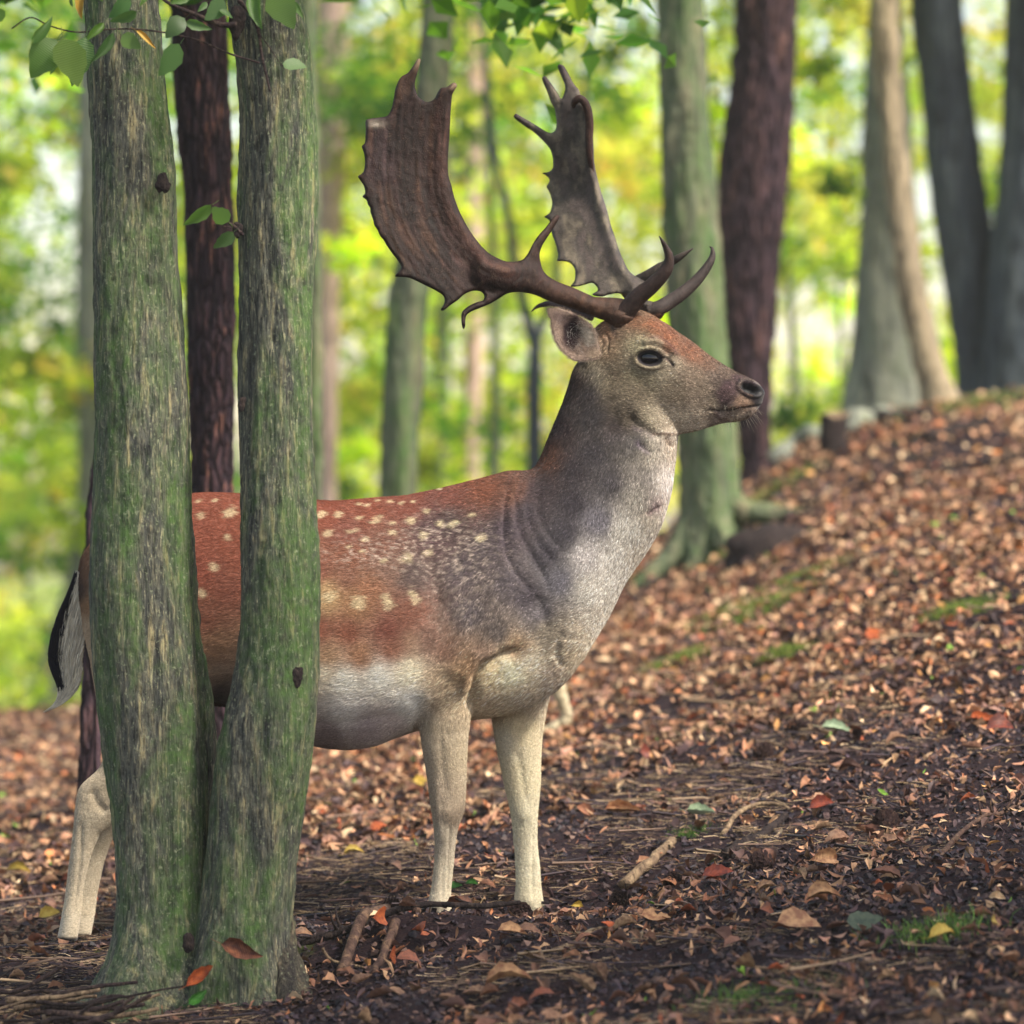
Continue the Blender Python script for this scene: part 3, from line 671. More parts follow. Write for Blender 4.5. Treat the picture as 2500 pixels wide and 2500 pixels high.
# ---- the green wood behind: each bush and young tree is a thing of its own
r = np.random.default_rng(404)
GRP = 'young leafy trees filling the background'
k = 0
def young(x, y, zc, sc, mesh, trunk=True):
    global k
    k += 1
    z = on_ground(x, y); t = empty('young_tree', (x, y, z))
    tag(t, 'leafy young tree blurred in the sunlit wood behind the deer', 'tree', GRP)
    o = bpy.data.objects.new('crown', mesh); link(o, t); o.location = (0, 0, zc - z); o.scale = (sc, sc, sc * 1.15); o.rotation_euler = (0, 0, r.uniform(0, 6.28))
    if trunk:
        q = np.array([(0, 0, -.1), (.1, 0, (zc - z) * .5), (0, .1, zc - z + sc * .4)]); V, F = tube(catmull(q, 10), np.linspace(.05, .006, 10), 8)
        tr = bpy.data.objects.new('trunk', raw_mesh('trunk', V, F, GREENB)); link(tr, t)
for (y, n, zlo, zhi, sc) in ((24, 7, 1.0, 4.2, .8), (31, 9, -3.5, 6.2, 1.2), (40, 12, -4.0, 8.0, 1.6), (52, 13, -4.5, 10.5, 2.1)):
    for i in range(n):
        x = ((i + r.uniform(.1, .9)) / n * 2 - 1) * .1325 * y * 1.35
        z1 = zlo + (zhi - zlo) * ((i * .618 + r.uniform(0, .2)) % 1)
        if y == 24 and z1 < .5: continue
        mesh = CRY[r.integers(2)] if r.random() < (.15 if y < 35 else .6) else (CR[r.integers(4)] if r.random() < .75 else CRD[r.integers(2)])
        young(x, y + r.uniform(-2, 2), z1, sc * r.uniform(.8, 1.15), mesh)

# sunlit undergrowth on the low ground beyond the brow
r = np.random.default_rng(88); n = 46000
y = 19 + 75 * r.random(n) ** 1.3; x = r.uniform(-1, 1, n) * (.1325 * y * 1.3 + 1); z0 = terrain(x, y)
hgt = np.clip(.45 + .9 * fbm(np.stack([x, y, 0 * x], 1) * .35, 3, 44), .1, 2) * (1 + y / 60)
far_ok = (y > 26) | (x < .6); 
z = z0 + r.random(n) * hgt; cc = GREENS[r.choice(8, n, p=(.14,.22,.26,.08,.03,.16,.05,.06))] * np.exp(r.normal(0, .25, n) + .35 * fbm(np.stack([x, y, 0 * x], 1) * .8, 2, 45))[:, None]
V, F, c = scatter([LQ], np.stack([x, y, z], 1)[far_ok], (.10 + y / 420)[far_ok], rotmats(r.uniform(0, 6.28, n), r.normal(.2, .5, n), r.normal(0, .5, n))[far_ok], cc[far_ok], np.zeros(far_ok.sum(), int))
o = child('undergrowth', raw_mesh('undergrowth', V, F, LEAF, smooth=False, attrs={'col': c}), None); o['kind'] = 'stuff'

# hornbeam crowns above the picture, set to shade its stems
for (x, y, z, sc, k) in ((-.1, 6.5, 3.5, .62, 0), (-1.1, 7.2, 3.6, .7, 1)):
    o = bpy.data.objects.new('crown', CRD[k]); link(o, hb); o.location = Vector((x, y, z)) - hb.location; o.scale = (sc, sc, sc)
for (x, y, hz, lst) in ((5.2, 3.6, 4.6, ((3.1, 4.9, 4.2, .85, 0), (4.6, 4.7, 4.5, .9, 1), (1.7, 4.7, 4.4, .6, 1), (4.2, 5.55, 4.3, .55, 0))), ):  # unseen tree added so its crowns shade the near ground
    t = empty('added_shade_tree', (x, y, on_ground(x, y))); tag(t, 'unseen leafy tree added beside the viewpoint to shade the near ground', 'tree')
    z = on_ground(x, y); q = catmull(np.array([(x, y, z - .2), (x - .1, y + .1, 2.2), (x - .5, y + .4, 4.2)]), 40); V, F = tube(q, np.linspace(.16, .07, 40), 24); child('trunk', raw_mesh('trunk', V, F, GREENB), t)
    for (cx1, cy1, cz1, sc, k) in lst:
        o = bpy.data.objects.new('crown', CRD[k]); link(o, t); o.location = Vector((cx1, cy1, cz1)) - t.location; o.scale = (sc, sc, sc * .7)

# thin haze added to brighten the far wood; far trees fade a little
m = Mat('haze_air'); pv = m.n('VolumePrincipled'); pv.inputs['Color'].default_value = (.96, .95, .84, 1); pv.inputs['Density'].default_value = .0016; pv.inputs['Anisotropy'].default_value = .2
m.t.links.new(pv.outputs[0], m.out.inputs['Volume'])
hv_ = np.array([(x, y, z) for x in (-45, 45) for y in (-4, 85) for z in (-14, 16)], float)
hz_ = child('haze', raw_mesh('haze', hv_, np.array([(0,1,3,2),(4,6,7,5),(0,4,5,1),(2,3,7,6),(0,2,6,4),(1,5,7,3)]), m.m, smooth=False), None); hz_['kind'] = 'stuff'
# ================================================================== THE DEER
DD = 8.16                            # distance of the deer's middle plane
deer = empty('fallow_deer', (0.0, DD, 0.0))
tag(deer, 'fallow deer buck with broad palmed antlers standing side-on behind two mossy tree stems', 'deer')

VOX = 0.0034
def ring_loft(rows, y0, seg=40, sub=5):
    """rows: (uT, vT, uB, vB, halfwidth m, yoff m, egg) -> closed mesh following the two traced edges"""
    rows = catmull(rows, (len(rows) - 1) * sub + 1)
    th = np.linspace(0, 2 * np.pi, seg, endpoint=False)
    V = []
    for r in rows:
        d = y0 + r[5]
        T = P(r[0], r[1], d); B = P(r[2], r[3], d); c = (T + B) / 2; a = (T - B) / 2
        e = r[6]
        w = max(r[4], 0.002) * (1 + e * np.cos(th))
        cs, sn = np.cos(th), np.sin(th)
        p = c + a * cs[:, None]; p[:, 1] += w * np.sign(sn) * np.abs(sn) ** 0.9
        V.append(p)
    n = len(V); V = np.concatenate(V)
    F = grid_faces(n, seg)
    c0 = len(V); V = np.vstack([V, V[:seg].mean(0), V[(n - 1) * seg:n * seg].mean(0)])
    j = np.arange(seg); j2 = (j + 1) % seg
    T = np.vstack([np.stack([j2, j, np.full(seg, c0)], 1), np.stack([(n - 1) * seg + j, (n - 1) * seg + j2, np.full(seg, c0 + 1)], 1)])
    return V, F, T

trunk_rows = [(190,1400,214,1540,.045,0,-.1),(212,1340,250,1660,.10,0,-.1),(285,1262,340,1730,.145,0,-.15),(380,1222,430,1745,.165,0,-.15),
 (480,1205,520,1720,.17,0,-.15),(582,1204,600,1738,.18,0,-.2),(690,1212,690,1795,.20,0,-.2),(800,1222,800,1828,.21,0,-.2),
 (900,1215,900,1827,.21,0,-.22),(1000,1206,1000,1790,.20,0,-.25),(1100,1187,1100,1768,.18,0,-.2),(1200,1163,1195,1752,.16,0,-.1),
 (1268,1155,1285,1732,.14,0,0),(1330,1195,1365,1680,.11,0,0),(1380,1290,1420,1600,.07,0,0)]
neck_rows = [(1120,1230,1290,1700,.12,0,0),(1215,1168,1390,1640,.135,0,-.1),(1292,1149,1470,1535,.13,0,-.15),(1316,1122,1522,1432,.118,0,-.15),
 (1337,1074,1600,1312,.105,0,-.12),(1355,1030,1634,1222,.094,0,-.1),(1373,987,1645,1150,.086,0,-.1),(1387,945,1652,1090,.08,0,-.08),
 (1402,900,1652,1040,.074,0,-.05),(1430,860,1630,990,.065,0,0)]
head_rows = [(1418,860,1470,960,.045,0,.0),(1455,800,1545,1030,.064,0,.05),(1510,768,1608,1054,.074,0,.12),(1566,759,1655,1059,.078,0,.2),
 (1622,788,1700,1052,.072,0,.25),(1676,827,1733,1042,.058,0,.22),(1733,868,1765,1033,.046,0,.12),(1785,901,1793,1030,.041,0,.05),
 (1826,921,1822,1023,.037,0,.05),(1850,934,1845,1004,.031,0,.05),(1866,955,1860,984,.014,0,0)]
front_near = [(975,1440,1170,1420,.05,-.085,0),(985,1540,1180,1520,.055,-.095,0),(1005,1630,1168,1610,.055,-.095,0),(1018,1700,1152,1685,.048,-.093,0),(1023,1770,1148,1750,.041,-.09,0),
 (1031,1828,1143,1805,.036,-.09,0),(1042,1893,1139,1872,.032,-.09,0),(1049,1950,1138,1930,.031,-.09,0),(1055,1995,1134,1980,.031,-.09,0),
 (1060,2040,1118,2028,.027,-.09,0),(1061,2080,1111,2072,.020,-.09,0),(1058,2120,1108,2120,.018,-.09,0),(1052,2166,1103,2168,.019,-.09,0),(1046,2202,1101,2205,.022,-.09,0),(1052,2228,1104,2232,.020,-.09,0)]
front_far = [(1180,1560,1360,1540,.05,.085,0),(1190,1680,1350,1660,.048,.09,0),(1201,1757,1334,1735,.04,.09,0),(1209,1814,1325,1792,.036,.09,0),(1219,1864,1321,1850,.032,.09,0),
 (1231,1920,1320,1908,.03,.09,0),(1243,1970,1315,1965,.029,.09,0),(1251,2019,1312,2018,.024,.09,0),(1255,2069,1313,2069,.019,.09,0),
 (1259,2125,1318,2120,.018,.09,0),(1259,2170,1321,2165,.02,.09,0),(1256,2200,1326,2198,.023,.09,0),(1268,2228,1334,2226,.02,.09,0)]
hind_near = [(215,1480,480,1420,.06,-.09,0),(222,1600,520,1600,.07,-.1,0),(235,1700,500,1720,.06,-.1,0),(256,1790,430,1820,.042,-.1,0),(246,1868,345,1920,.032,-.1,0),
 (196,1920,305,1985,.027,-.1,0),(183,1965,262,2025,.025,-.1,0),(180,2015,244,2040,.022,-.1,0),(174,2075,224,2085,.019,-.1,0),(165,2142,209,2146,.017,-.1,0),(158,2203,201,2206,.018,-.1,0),
 (149,2250,195,2256,.021,-.1,0),(140,2290,188,2298,.021,-.1,0)]
hind_far = [(330,1500,520,1500,.06,.07,0),(300,1640,520,1660,.06,.08,0),(300,1740,480,1780,.05,.08,0),(290,1840,420,1870,.036,.08,0),(262,1900,365,1930,.028,.08,0),
 (222,1945,325,1995,.024,.02,0),(214,1990,292,2030,.022,.015,0),(204,2030,276,2050,.02,.01,0),(194,2085,260,2090,.018,.01,0),(184,2140,246,2140,.017,.01,0),(176,2190,236,2190,.018,.01,0),
 (168,2235,230,2235,.02,.01,0),(164,2278,222,2284,.02,.01,0)]
parts = [(trunk_rows, .030), (neck_rows, .030), (head_rows, .014), (front_near, .022), (front_far, .016), (hind_near, .03), (hind_far, .02)]
lofts = [ring_loft(r, DD, sub=6 if i < 3 else 4, seg=48 if i < 3 else 28) for i, (r, k) in enumerate(parts)]
# ring of muscle where the eye sits, cheek and shoulder masses
def blob(u, v, y, ru, rv, ry, rot=0):
    n1, n2 = 16, 24
    a = np.linspace(0, np.pi, n1)[:, None]; b = np.linspace(0, 2 * np.pi, n2, endpoint=False)[None]
    x = np.sin(a) * np.cos(b) * ru; z = np.sin(a) * np.sin(b) * rv; yy = np.cos(a) * np.ones_like(b) * ry
    c, s = math.cos(math.radians(rot)), math.sin(math.radians(rot))
    X = (x * c - z * s); Z = (x * s + z * c)
    d = DD + y
    V = np.stack([(u - 1250) * K * d + X, d + yy, CAM_Z - (v - 1250) * K * d - Z], -1).reshape(-1, 3)
    return V, grid_faces(n1, n2), np.zeros((0, 3), int)
for sgn in (-1, 1):
    lofts.append(blob(1592, 868, sgn * .060, .034, .024, .018, 20)); parts.append((None, .012))     # eye socket bulge
    lofts.append(blob(1545, 975, sgn * .045, .055, .05, .028, 20)); parts.append((None, .022))      # cheek
    lofts.append(blob(1165, 1480, sgn * .115, .10, .15, .06, 25)); parts.append((None, .04))        # shoulder
    lofts.append(blob(1290, 1480, sgn * .07, .07, .12, .06, 25)); parts.append((None, .04))         # breast
    lofts.append(blob(370, 1480, sgn * .10, .14, .17, .07, 0)); parts.append((None, .05))           # haunch
    lofts.append(blob(1790, 975, sgn * .026, .03, .028, .018, 0)); parts.append((None, .012))       # muzzle side
lofts.append(blob(1680, 862, 0, .05, .02, .03, 35)); parts.append((None, .015))
allV = np.vstack([l[0] for l in lofts]); lo = allV.min(0) - .03; hi = allV.max(0) + .03
shape = np.ceil((hi - lo) / VOX).astype(int)
sdf = np.full(shape, .05, np.float32)
HB = 14
for (V, Fq, Ft), (_, k) in zip(lofts, parts):
    Vi = ((V - lo) / VOX).astype(np.float32)
    q2 = np.vstack([Fq[:, [0, 1, 2]], Fq[:, [0, 2, 3]], Ft]).astype(np.uint32)
    g = openvdb.FloatGrid.createLevelSetFromPolygons(points=Vi, triangles=q2, transform=openvdb.createLinearTransform(1.0), halfWidth=float(HB))
    b0 = np.maximum(np.floor(Vi.min(0)).astype(int) - HB - 1, 0); b1 = np.minimum(np.ceil(Vi.max(0)).astype(int) + HB + 2, shape)
    arr = np.zeros(b1 - b0, np.float32)
    g.copyToArray(arr, ijk=tuple(int(x) for x in b0))
    arr *= VOX
    sub = sdf[b0[0]:b1[0], b0[1]:b1[1], b0[2]:b1[2]]
    h = np.maximum(k - np.abs(sub - arr), 0) / k
    sub[...] = np.minimum(sub, arr) - h * h * h * k / 6.0
gg = openvdb.FloatGrid(); gg.background = .05
gg.copyFromArray(sdf); gg.gridClass = openvdb.GridClass.LEVEL_SET
bp, bt, bq = gg.convertToPolygons(isovalue=0.0, adaptivity=0.0)
BV = bp.astype(float) * VOX + lo
BF4 = bq[:, ::-1].astype(int); BF3 = bt[:, ::-1].astype(int)
del sdf, gg

# a first mesh, relaxed, with the head cut finer
import bmesh
me = raw_mesh('body', BV, [BF4, BF3] if len(BF3) else [BF4])
bm = bmesh.new(); bm.from_mesh(me)
bmesh.ops.remove_doubles(bm, verts=bm.verts, dist=1e-5)
for _ in range(3): bmesh.ops.smooth_vert(bm, verts=bm.verts, factor=0.5, use_axis_x=True, use_axis_y=True, use_axis_z=True)
xh = (1480 - 1250) * K * DD; zh = CAM_Z - (1075 - 1250) * K * DD
ed = [e for e in bm.edges if all(v.co.x > xh and v.co.z > zh for v in e.verts)]
bmesh.ops.subdivide_edges(bm, edges=ed, cuts=1, use_grid_fill=True, smooth=0.0)
bmesh.ops.triangulate(bm, faces=[f for f in bm.faces if len(f.verts) > 4])
for _ in range(1): bmesh.ops.smooth_vert(bm, verts=[v for v in bm.verts if v.co.x > xh and v.co.z > zh], factor=0.5, use_axis_x=True, use_axis_y=True, use_axis_z=True)
bm.normal_update(); bm.to_mesh(me); bm.free()
n = len(me.vertices)
BV = np.empty(n * 3, np.float32); me.vertices.foreach_get('co', BV); BV = BV.reshape(-1, 3).astype(float)
def vnormals(me):
    N = np.empty(len(me.vertices) * 3, np.float32); me.vertex_normals.foreach_get('vector', N); return N.reshape(-1, 3).astype(float)
BN = vnormals(me)

# photo coordinates of every point taken at the middle plane, so both flanks carry the same coat
def coat_uv(V):
    dd = V[:, 1]
    return 1250 + V[:, 0] / (K * dd), 1250 + (CAM_Z - V[:, 2]) / (K * dd)
bu, bv = coat_uv(BV)
def c1(pts): return [(1250 + a * .36232, 650 + b * .36232) for a, b in pts]       # face close-up
def c4(pts): return [(700 + a * .62112, 1100 + b * .62112) for a, b in pts]       # body close-up
def c6(pts): return [(a * .46584, 900 + b * .46584) for a, b in pts]
side = np.clip(np.abs(BN[:, 1]) * 1.6, 0, 1)
disp = np.zeros(n)
def groove(pts, depth, width, sharp=1.0):
    d, t = polyd(bu, bv, pts); f = np.exp(-(d / width) ** 2) * np.clip(np.minimum(t, 1 - t) * 8 + .15, 0, 1)
    disp[:] = disp - depth * f * side
def ridge(pts, h, width): groove(pts, -h, width)
# neck folds in front of the shoulder
for pts, dp in [([(880,110),(858,200),(850,300),(862,400),(900,480),(965,560)], .0045), ([(925,120),(900,190),(905,270),(940,370),(1000,470),(1030,560)], .0026),
                ([(960,130),(945,200),(955,290),(1000,380),(1060,450)], .0018), ([(990,160),(985,230),(1020,320),(1090,400)], .002)]:
    groove(c4(pts), dp, 9)
ridge(c4([(840,180),(830,300),(840,420),(880,520)]), .002, 16)
ridge(c4([(880,230),(885,320),(915,420),(970,500)]), .002, 9)
groove(c4([(722,1040),(728,960),(742,890),(775,845),(840,805),(930,780)]), .011, 13)      # elbow / breast
ridge(c4([(700,960),(715,880),(760,815),(840,780)]), .006, 14)
groove(c4([(512,960),(520,1050),(522,1100)]), .004, 16)                            # behind the foreleg
groove(c4([(1100,715),(1070,740),(1060,800),(1090,850)]), .0025, 10)
ridge(c4([(1150,700),(1100,722),(1080,760)]), .002, 10)
groove(c4([(980,560),(1010,640),(1020,700),(960,780)]), .004, 16)
ridge(c4([(640,480),(690,640),(700,780),(640,900)]), .006, 34)                                # shoulder blade edge
groove(c4([(560,400),(590,560),(570,700)]), .005, 20)
groove(c4([(100,1060),(200,1075),(300,1060),(420,1040),(500,1050)]), .004, 16)
# throat and jaw
groove(c1([(780,1010),(860,1075),(950,1130),(1010,1150)]), .006, 12)
ridge(c1([(960,1120),(1100,1118),(1250,1090),(1380,1055)]), .003, 6)
groove(c1([(850,1190),(900,1230),(960,1260)]), .004, 8)
groove(c1([(1040,1150),(1060,1200),(1100,1215)]), .005, 9)
groove(c1([(1000,1610),(940,1660),(900,1670)]), .004, 8)
groove(c1([(600,460),(620,520),(600,600)]), .003, 4); groove(c1([(630,440),(655,500),(640,590)]), .003, 4)
# face
def spot(cx, cy, rx, ry, rot=0, src=c1, uu=None, vv=None):
    uu = bu if uu is None else uu; vv = bv if vv is None else vv
    (x0, y0), = src([(cx, cy)]); k = .36232 if src is c1 else (.62112 if src is c4 else .46584)
    c, s = math.cos(math.radians(rot)), math.sin(math.radians(rot))
    du, dv = uu - x0, vv - y0
    return np.sqrt(((du * c + dv * s) / (rx * k)) ** 2 + ((-du * s + dv * c) / (ry * k)) ** 2)
eye_r = spot(930, 620, 84, 55, 5)
disp += (-.010 * np.exp(-(eye_r / .85) ** 4) + .0045 * np.exp(-((eye_r - 1.2) / .22) ** 2)) * side
groove(c1([(1010,610),(1060,630),(1085,660)]), .005, 4)                                      # tear duct
ridge(c1([(880,520),(960,500),(1050,540),(1110,600)]), .006, 9)                               # brow
groove(c1([(860,480),(960,455),(1060,490)]), .002, 6)
groove(c1([(1330,965),(1400,978),(1480,972),(1560,952),(1640,945),(1700,935)]), .0055, 3.2)   # mouth
ridge(c1([(1380,1010),(1480,1015),(1580,1000),(1630,975)]), .004, 8)
ridge(c1([(1440,950),(1520,935),(1600,915)]), .003, 8)
groove(c1([(1350,1000),(1390,1030),(1430,1045)]), .003, 5)
nos = spot(1602, 828, 62, 30, 22)
disp += (-.012 * np.exp(-(nos / .9) ** 4) + .004 * np.exp(-((nos - 1.35) / .28) ** 2)) * np.clip(np.abs(BN[:, 1]) * 2.5, 0, 1)
groove(c1([(1520,800),(1500,780),(1540,770)]), .002, 5)
ridge(c1([(700,1000),(820,960),(900,1050),(960,1120)]), .004, 22)
for pts, dp, w_ in (([(1100,2010),(1096,2080),(1092,2190)], .0022, 5), ([(1302,2030),(1300,2100),(1300,2190)], .0022, 5), ([(1075,1800),(1082,1880),(1090,1940)], .0022, 9), ([(1262,1830),(1276,1900),(1284,1960)], .0022, 9)):
    groove(pts, dp, w_)
for (x_, y_, rr_2, h_) in ((1092, 1985, 20, .0035), (1284, 1990, 18, .003), (1078, 2205, 14, .002), (1292, 2200, 14, .002)):
    disp += h_ * np.exp(-((bu - x_) ** 2 + (bv - y_) ** 2) / rr_2 ** 2) * side
# hoof split, tendons on the legs
groove([(1085, 2080), (1080, 2160), (1078, 2240)], .002, 6); ridge([(1066, 1900), (1070, 1990), (1080, 2060)], .002, 8)
groove([(222, 1925), (240, 1965), (262, 1985)], .004, 12); groove([(200, 2000), (196, 2100), (180, 2240)], .003, 6)
disp += .0014 * fbm(BV * 22, 3, 5) + .003 * fbm(BV * 7, 2, 9) * smooth(1300, 1100, bu)
disp[:] *= 1
BV += BN * disp[:, None]
me.vertices.foreach_set('co', BV.astype(np.float32).ravel()); me.update()
BN = vnormals(me)

# ---- coat colours
coat_pts = np.array([
 (1500,795,112,98,91),(1545,775,112,96,87),(1600,790,114,94,83),(1640,815,112,90,80),(1680,850,107,88,80),(1730,885,112,92,82),(1780,915,103,91,85),(1640,845,116,93,82),
 (1560,845,164,158,142),(1600,842,155,147,134),(1640,885,164,157,144),(1610,915,167,160,145),(1560,910,151,144,131),(1545,880,145,136,125),
 (1500,900,126,116,107),(1550,960,128,119,110),(1650,950,131,122,110),(1690,920,127,116,106),(1600,1020,166,159,148),(1660,1035,172,164,153),(1700,1030,175,166,155),(1740,990,140,131,120),(1730,945,130,120,110),
 (1480,860,142,124,110),(1455,880,164,153,140),(1470,930,142,132,120),(1480,800,145,110,91),(1470,820,139,117,104),
 (1762,965,81,71,72),(1775,940,66,55,63),(1772,990,88,77,77),(1800,920,84,73,69),(1750,935,100,90,86),(1825,925,75,64,62),(1815,990,145,123,109),(1780,1002,123,107,98),(1835,975,128,109,96),(1800,1020,151,141,131),(1760,1018,137,126,121),(1830,1012,107,97,93),
 (1400,930,79,63,63),(1372,1040,69,56,61),(1330,1115,110,74,62),(1440,960,80,72,78),(1450,1020,76,70,76),(1500,1050,89,81,86),(1450,1110,71,65,73),(1530,1010,106,98,93),(1550,1080,102,96,99),(1600,1100,182,172,162),(1640,1100,190,175,160),(1625,1175,219,208,202),
 (1570,1170,155,146,145),(1560,1225,170,162,158),(1490,1180,85,79,87),(1400,1150,69,61,69),(1400,1230,67,60,70),(1600,1260,188,178,166),(1625,1240,214,199,186),(1530,1290,222,214,211),(1460,1270,128,122,136),(1380,1300,74,68,79),(1320,1200,71,59,66),(1500,1370,235,226,224),(1430,1360,205,196,200),
 (1440,1440,226,217,213),(1560,1370,219,206,198),(1460,1520,219,206,198),(1370,1420,125,120,134),(1340,1350,76,70,81),(1400,1600,190,172,154),(1345,1540,172,158,145),(1420,1560,214,197,182),
 (1605,1238,139,120,127),(1250,1195,112,76,64),(1290,1250,74,65,74),(1240,1300,71,61,71),(1190,1350,85,75,81),(1140,1400,89,79,84),(1250,1420,87,79,87),(1290,1460,80,72,83),(1150,1500,93,85,91),(1210,1540,96,87,89),(1320,1500,130,122,132),
 (1265,1585,172,142,118),(1180,1590,132,108,98),(1090,1590,130,98,84),(1040,1560,128,98,86),(1075,1660,201,178,151),(1130,1640,170,140,112),(1150,1620,150,118,95),
 (480,1240,141,80,62),(500,1300,136,76,59),(560,1270,138,78,60),(650,1260,138,78,60),(800,1250,144,82,64),(900,1240,142,82,64),(1000,1220,134,78,64),(1100,1203,121,74,64),(1180,1186,122,74,58),(600,1350,138,78,60),(850,1300,134,84,72),(850,1350,142,92,72),
 (930,1330,132,92,78),(950,1380,135,105,92),(1010,1400,99,84,81),(1060,1300,102,80,81),(1100,1280,80,65,66),(850,1405,144,102,84),(780,1390,142,90,74),(800,1455,186,156,116),(740,1450,184,154,113),(870,1470,164,124,92),(900,1440,155,110,85),
 (780,1540,144,90,72),(850,1545,136,84,66),(950,1540,128,76,64),(1000,1500,132,86,70),(1000,1560,132,82,68),(960,1590,147,98,78),(880,1600,162,119,90),(800,1600,179,144,113),
 (780,1640,230,217,195),(850,1660,240,235,223),(930,1650,240,236,225),(1000,1640,240,231,207),(1000,1720,240,236,228),(850,1730,236,228,221),(700,1700,225,213,200),(900,1785,185,170,171),(800,1800,150,132,132),(960,1770,195,180,176),(650,1780,150,130,128),
 (500,1500,140,90,72),(530,1590,172,132,102),(530,1640,172,145,122),(545,1690,79,63,63),(520,1710,67,53,55),(480,1400,138,76,60),(560,1430,136,82,66),(420,1350,136,78,62),(350,1350,134,78,62),(300,1450,136,92,74),(300,1300,134,78,62),(400,1550,146,107,89),(350,1650,190,157,129),
 (215,1400,144,107,80),(222,1470,172,134,98),(235,1540,205,180,150),(186,1400,40,33,42),(188,1450,47,38,44),(260,1600,205,180,148),
 (1200,1640,236,213,180),(1250,1640,240,233,207),(1300,1620,230,214,196),(1200,1720,206,183,162),(1280,1710,195,176,160),(1350,1650,187,168,156),
 (1085,1720,193,172,147),(1060,1780,195,178,154),(1100,1850,185,168,145),(1090,1950,183,165,145),(1120,1990,150,132,115),(1080,2050,191,178,160),(1080,2150,217,204,182),(1075,2220,225,211,187),
 (1270,1790,225,208,180),(1230,1800,214,204,189),(1280,1900,222,208,182),(1280,2000,224,213,191),(1290,2100,230,219,198),(1290,2200,232,219,195),
 (290,1750,185,162,137),(350,1880,185,162,137),(230,1930,201,184,158),(230,2030,201,186,162),(200,2120,206,191,167),(180,2250,222,206,180)], float)
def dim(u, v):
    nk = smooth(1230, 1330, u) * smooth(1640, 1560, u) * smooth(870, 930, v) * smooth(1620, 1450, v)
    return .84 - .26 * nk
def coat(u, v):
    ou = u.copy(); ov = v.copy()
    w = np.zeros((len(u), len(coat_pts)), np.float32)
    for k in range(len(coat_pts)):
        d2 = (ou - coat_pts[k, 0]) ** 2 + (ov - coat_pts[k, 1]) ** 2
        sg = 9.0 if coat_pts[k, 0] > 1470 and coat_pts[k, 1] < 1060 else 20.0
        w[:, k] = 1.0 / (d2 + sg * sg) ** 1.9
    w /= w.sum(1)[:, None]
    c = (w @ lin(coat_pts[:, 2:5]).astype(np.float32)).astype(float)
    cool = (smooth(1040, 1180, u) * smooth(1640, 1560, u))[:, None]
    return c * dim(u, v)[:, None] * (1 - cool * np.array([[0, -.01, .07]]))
spots6 = [(1050,692,26,9),(1130,690,18,7),(1060,760,26,19),(1212,750,38,26),(1195,885,20,20),(1130,1040,24,30),(1065,1180,20,30),(1690,765,30,13),(1775,765,18,10),(1895,780,22,11),(1728,860,28,17),(1850,850,34,15)]
spots4 = [(135,250,20,10),(165,322,20,13),(205,252,17,10),(265,316,22,10),(312,345,15,10),(290,263,18,9),(320,213,12,7),(352,272,20,13),(372,262,12,9),(412,198,14,7),(455,206,13,7),(500,200,9,5),(556,236,12,12),(490,278,18,15),(420,285,14,10),(420,320,18,15),
 (604,285,15,14),(732,250,14,9),(770,340,22,18),(285,592,30,30),(400,595,22,32),(502,572,20,34),(480,425,26,22),(660,285,22,12),(540,330,22,15),(245,380,15,9),(300,395,13,8),(610,150,10,4),(360,195,9,5),(290,208,10,5),(170,575,30,18),(230,185,8,4),(385,435,16,10),(560,400,22,14)]
def apply_spots(c, u, v):
    jit = fbm(np.stack([u * .05 + v * .02, v * .16, u * 0], 1), 3, 3) * .85
    m = np.zeros(len(u))
    for lst, src in ((spots6, c6), (spots4, c4)):
        for s in lst:
            r = spot(s[0], s[1], s[2], s[3], -22, src, u, v) + jit
            m = np.maximum(m, 1 - smooth(.45, 1.35, r))
    col = lin((222, 205, 168))
    return c * (1 - m[:, None] * .68) + col * .85 * m[:, None] * .68
def paint(c, m, rgb): m = np.clip(m, 0, 1)[:, None]; return c * (1 - m) + lin(rgb) * m
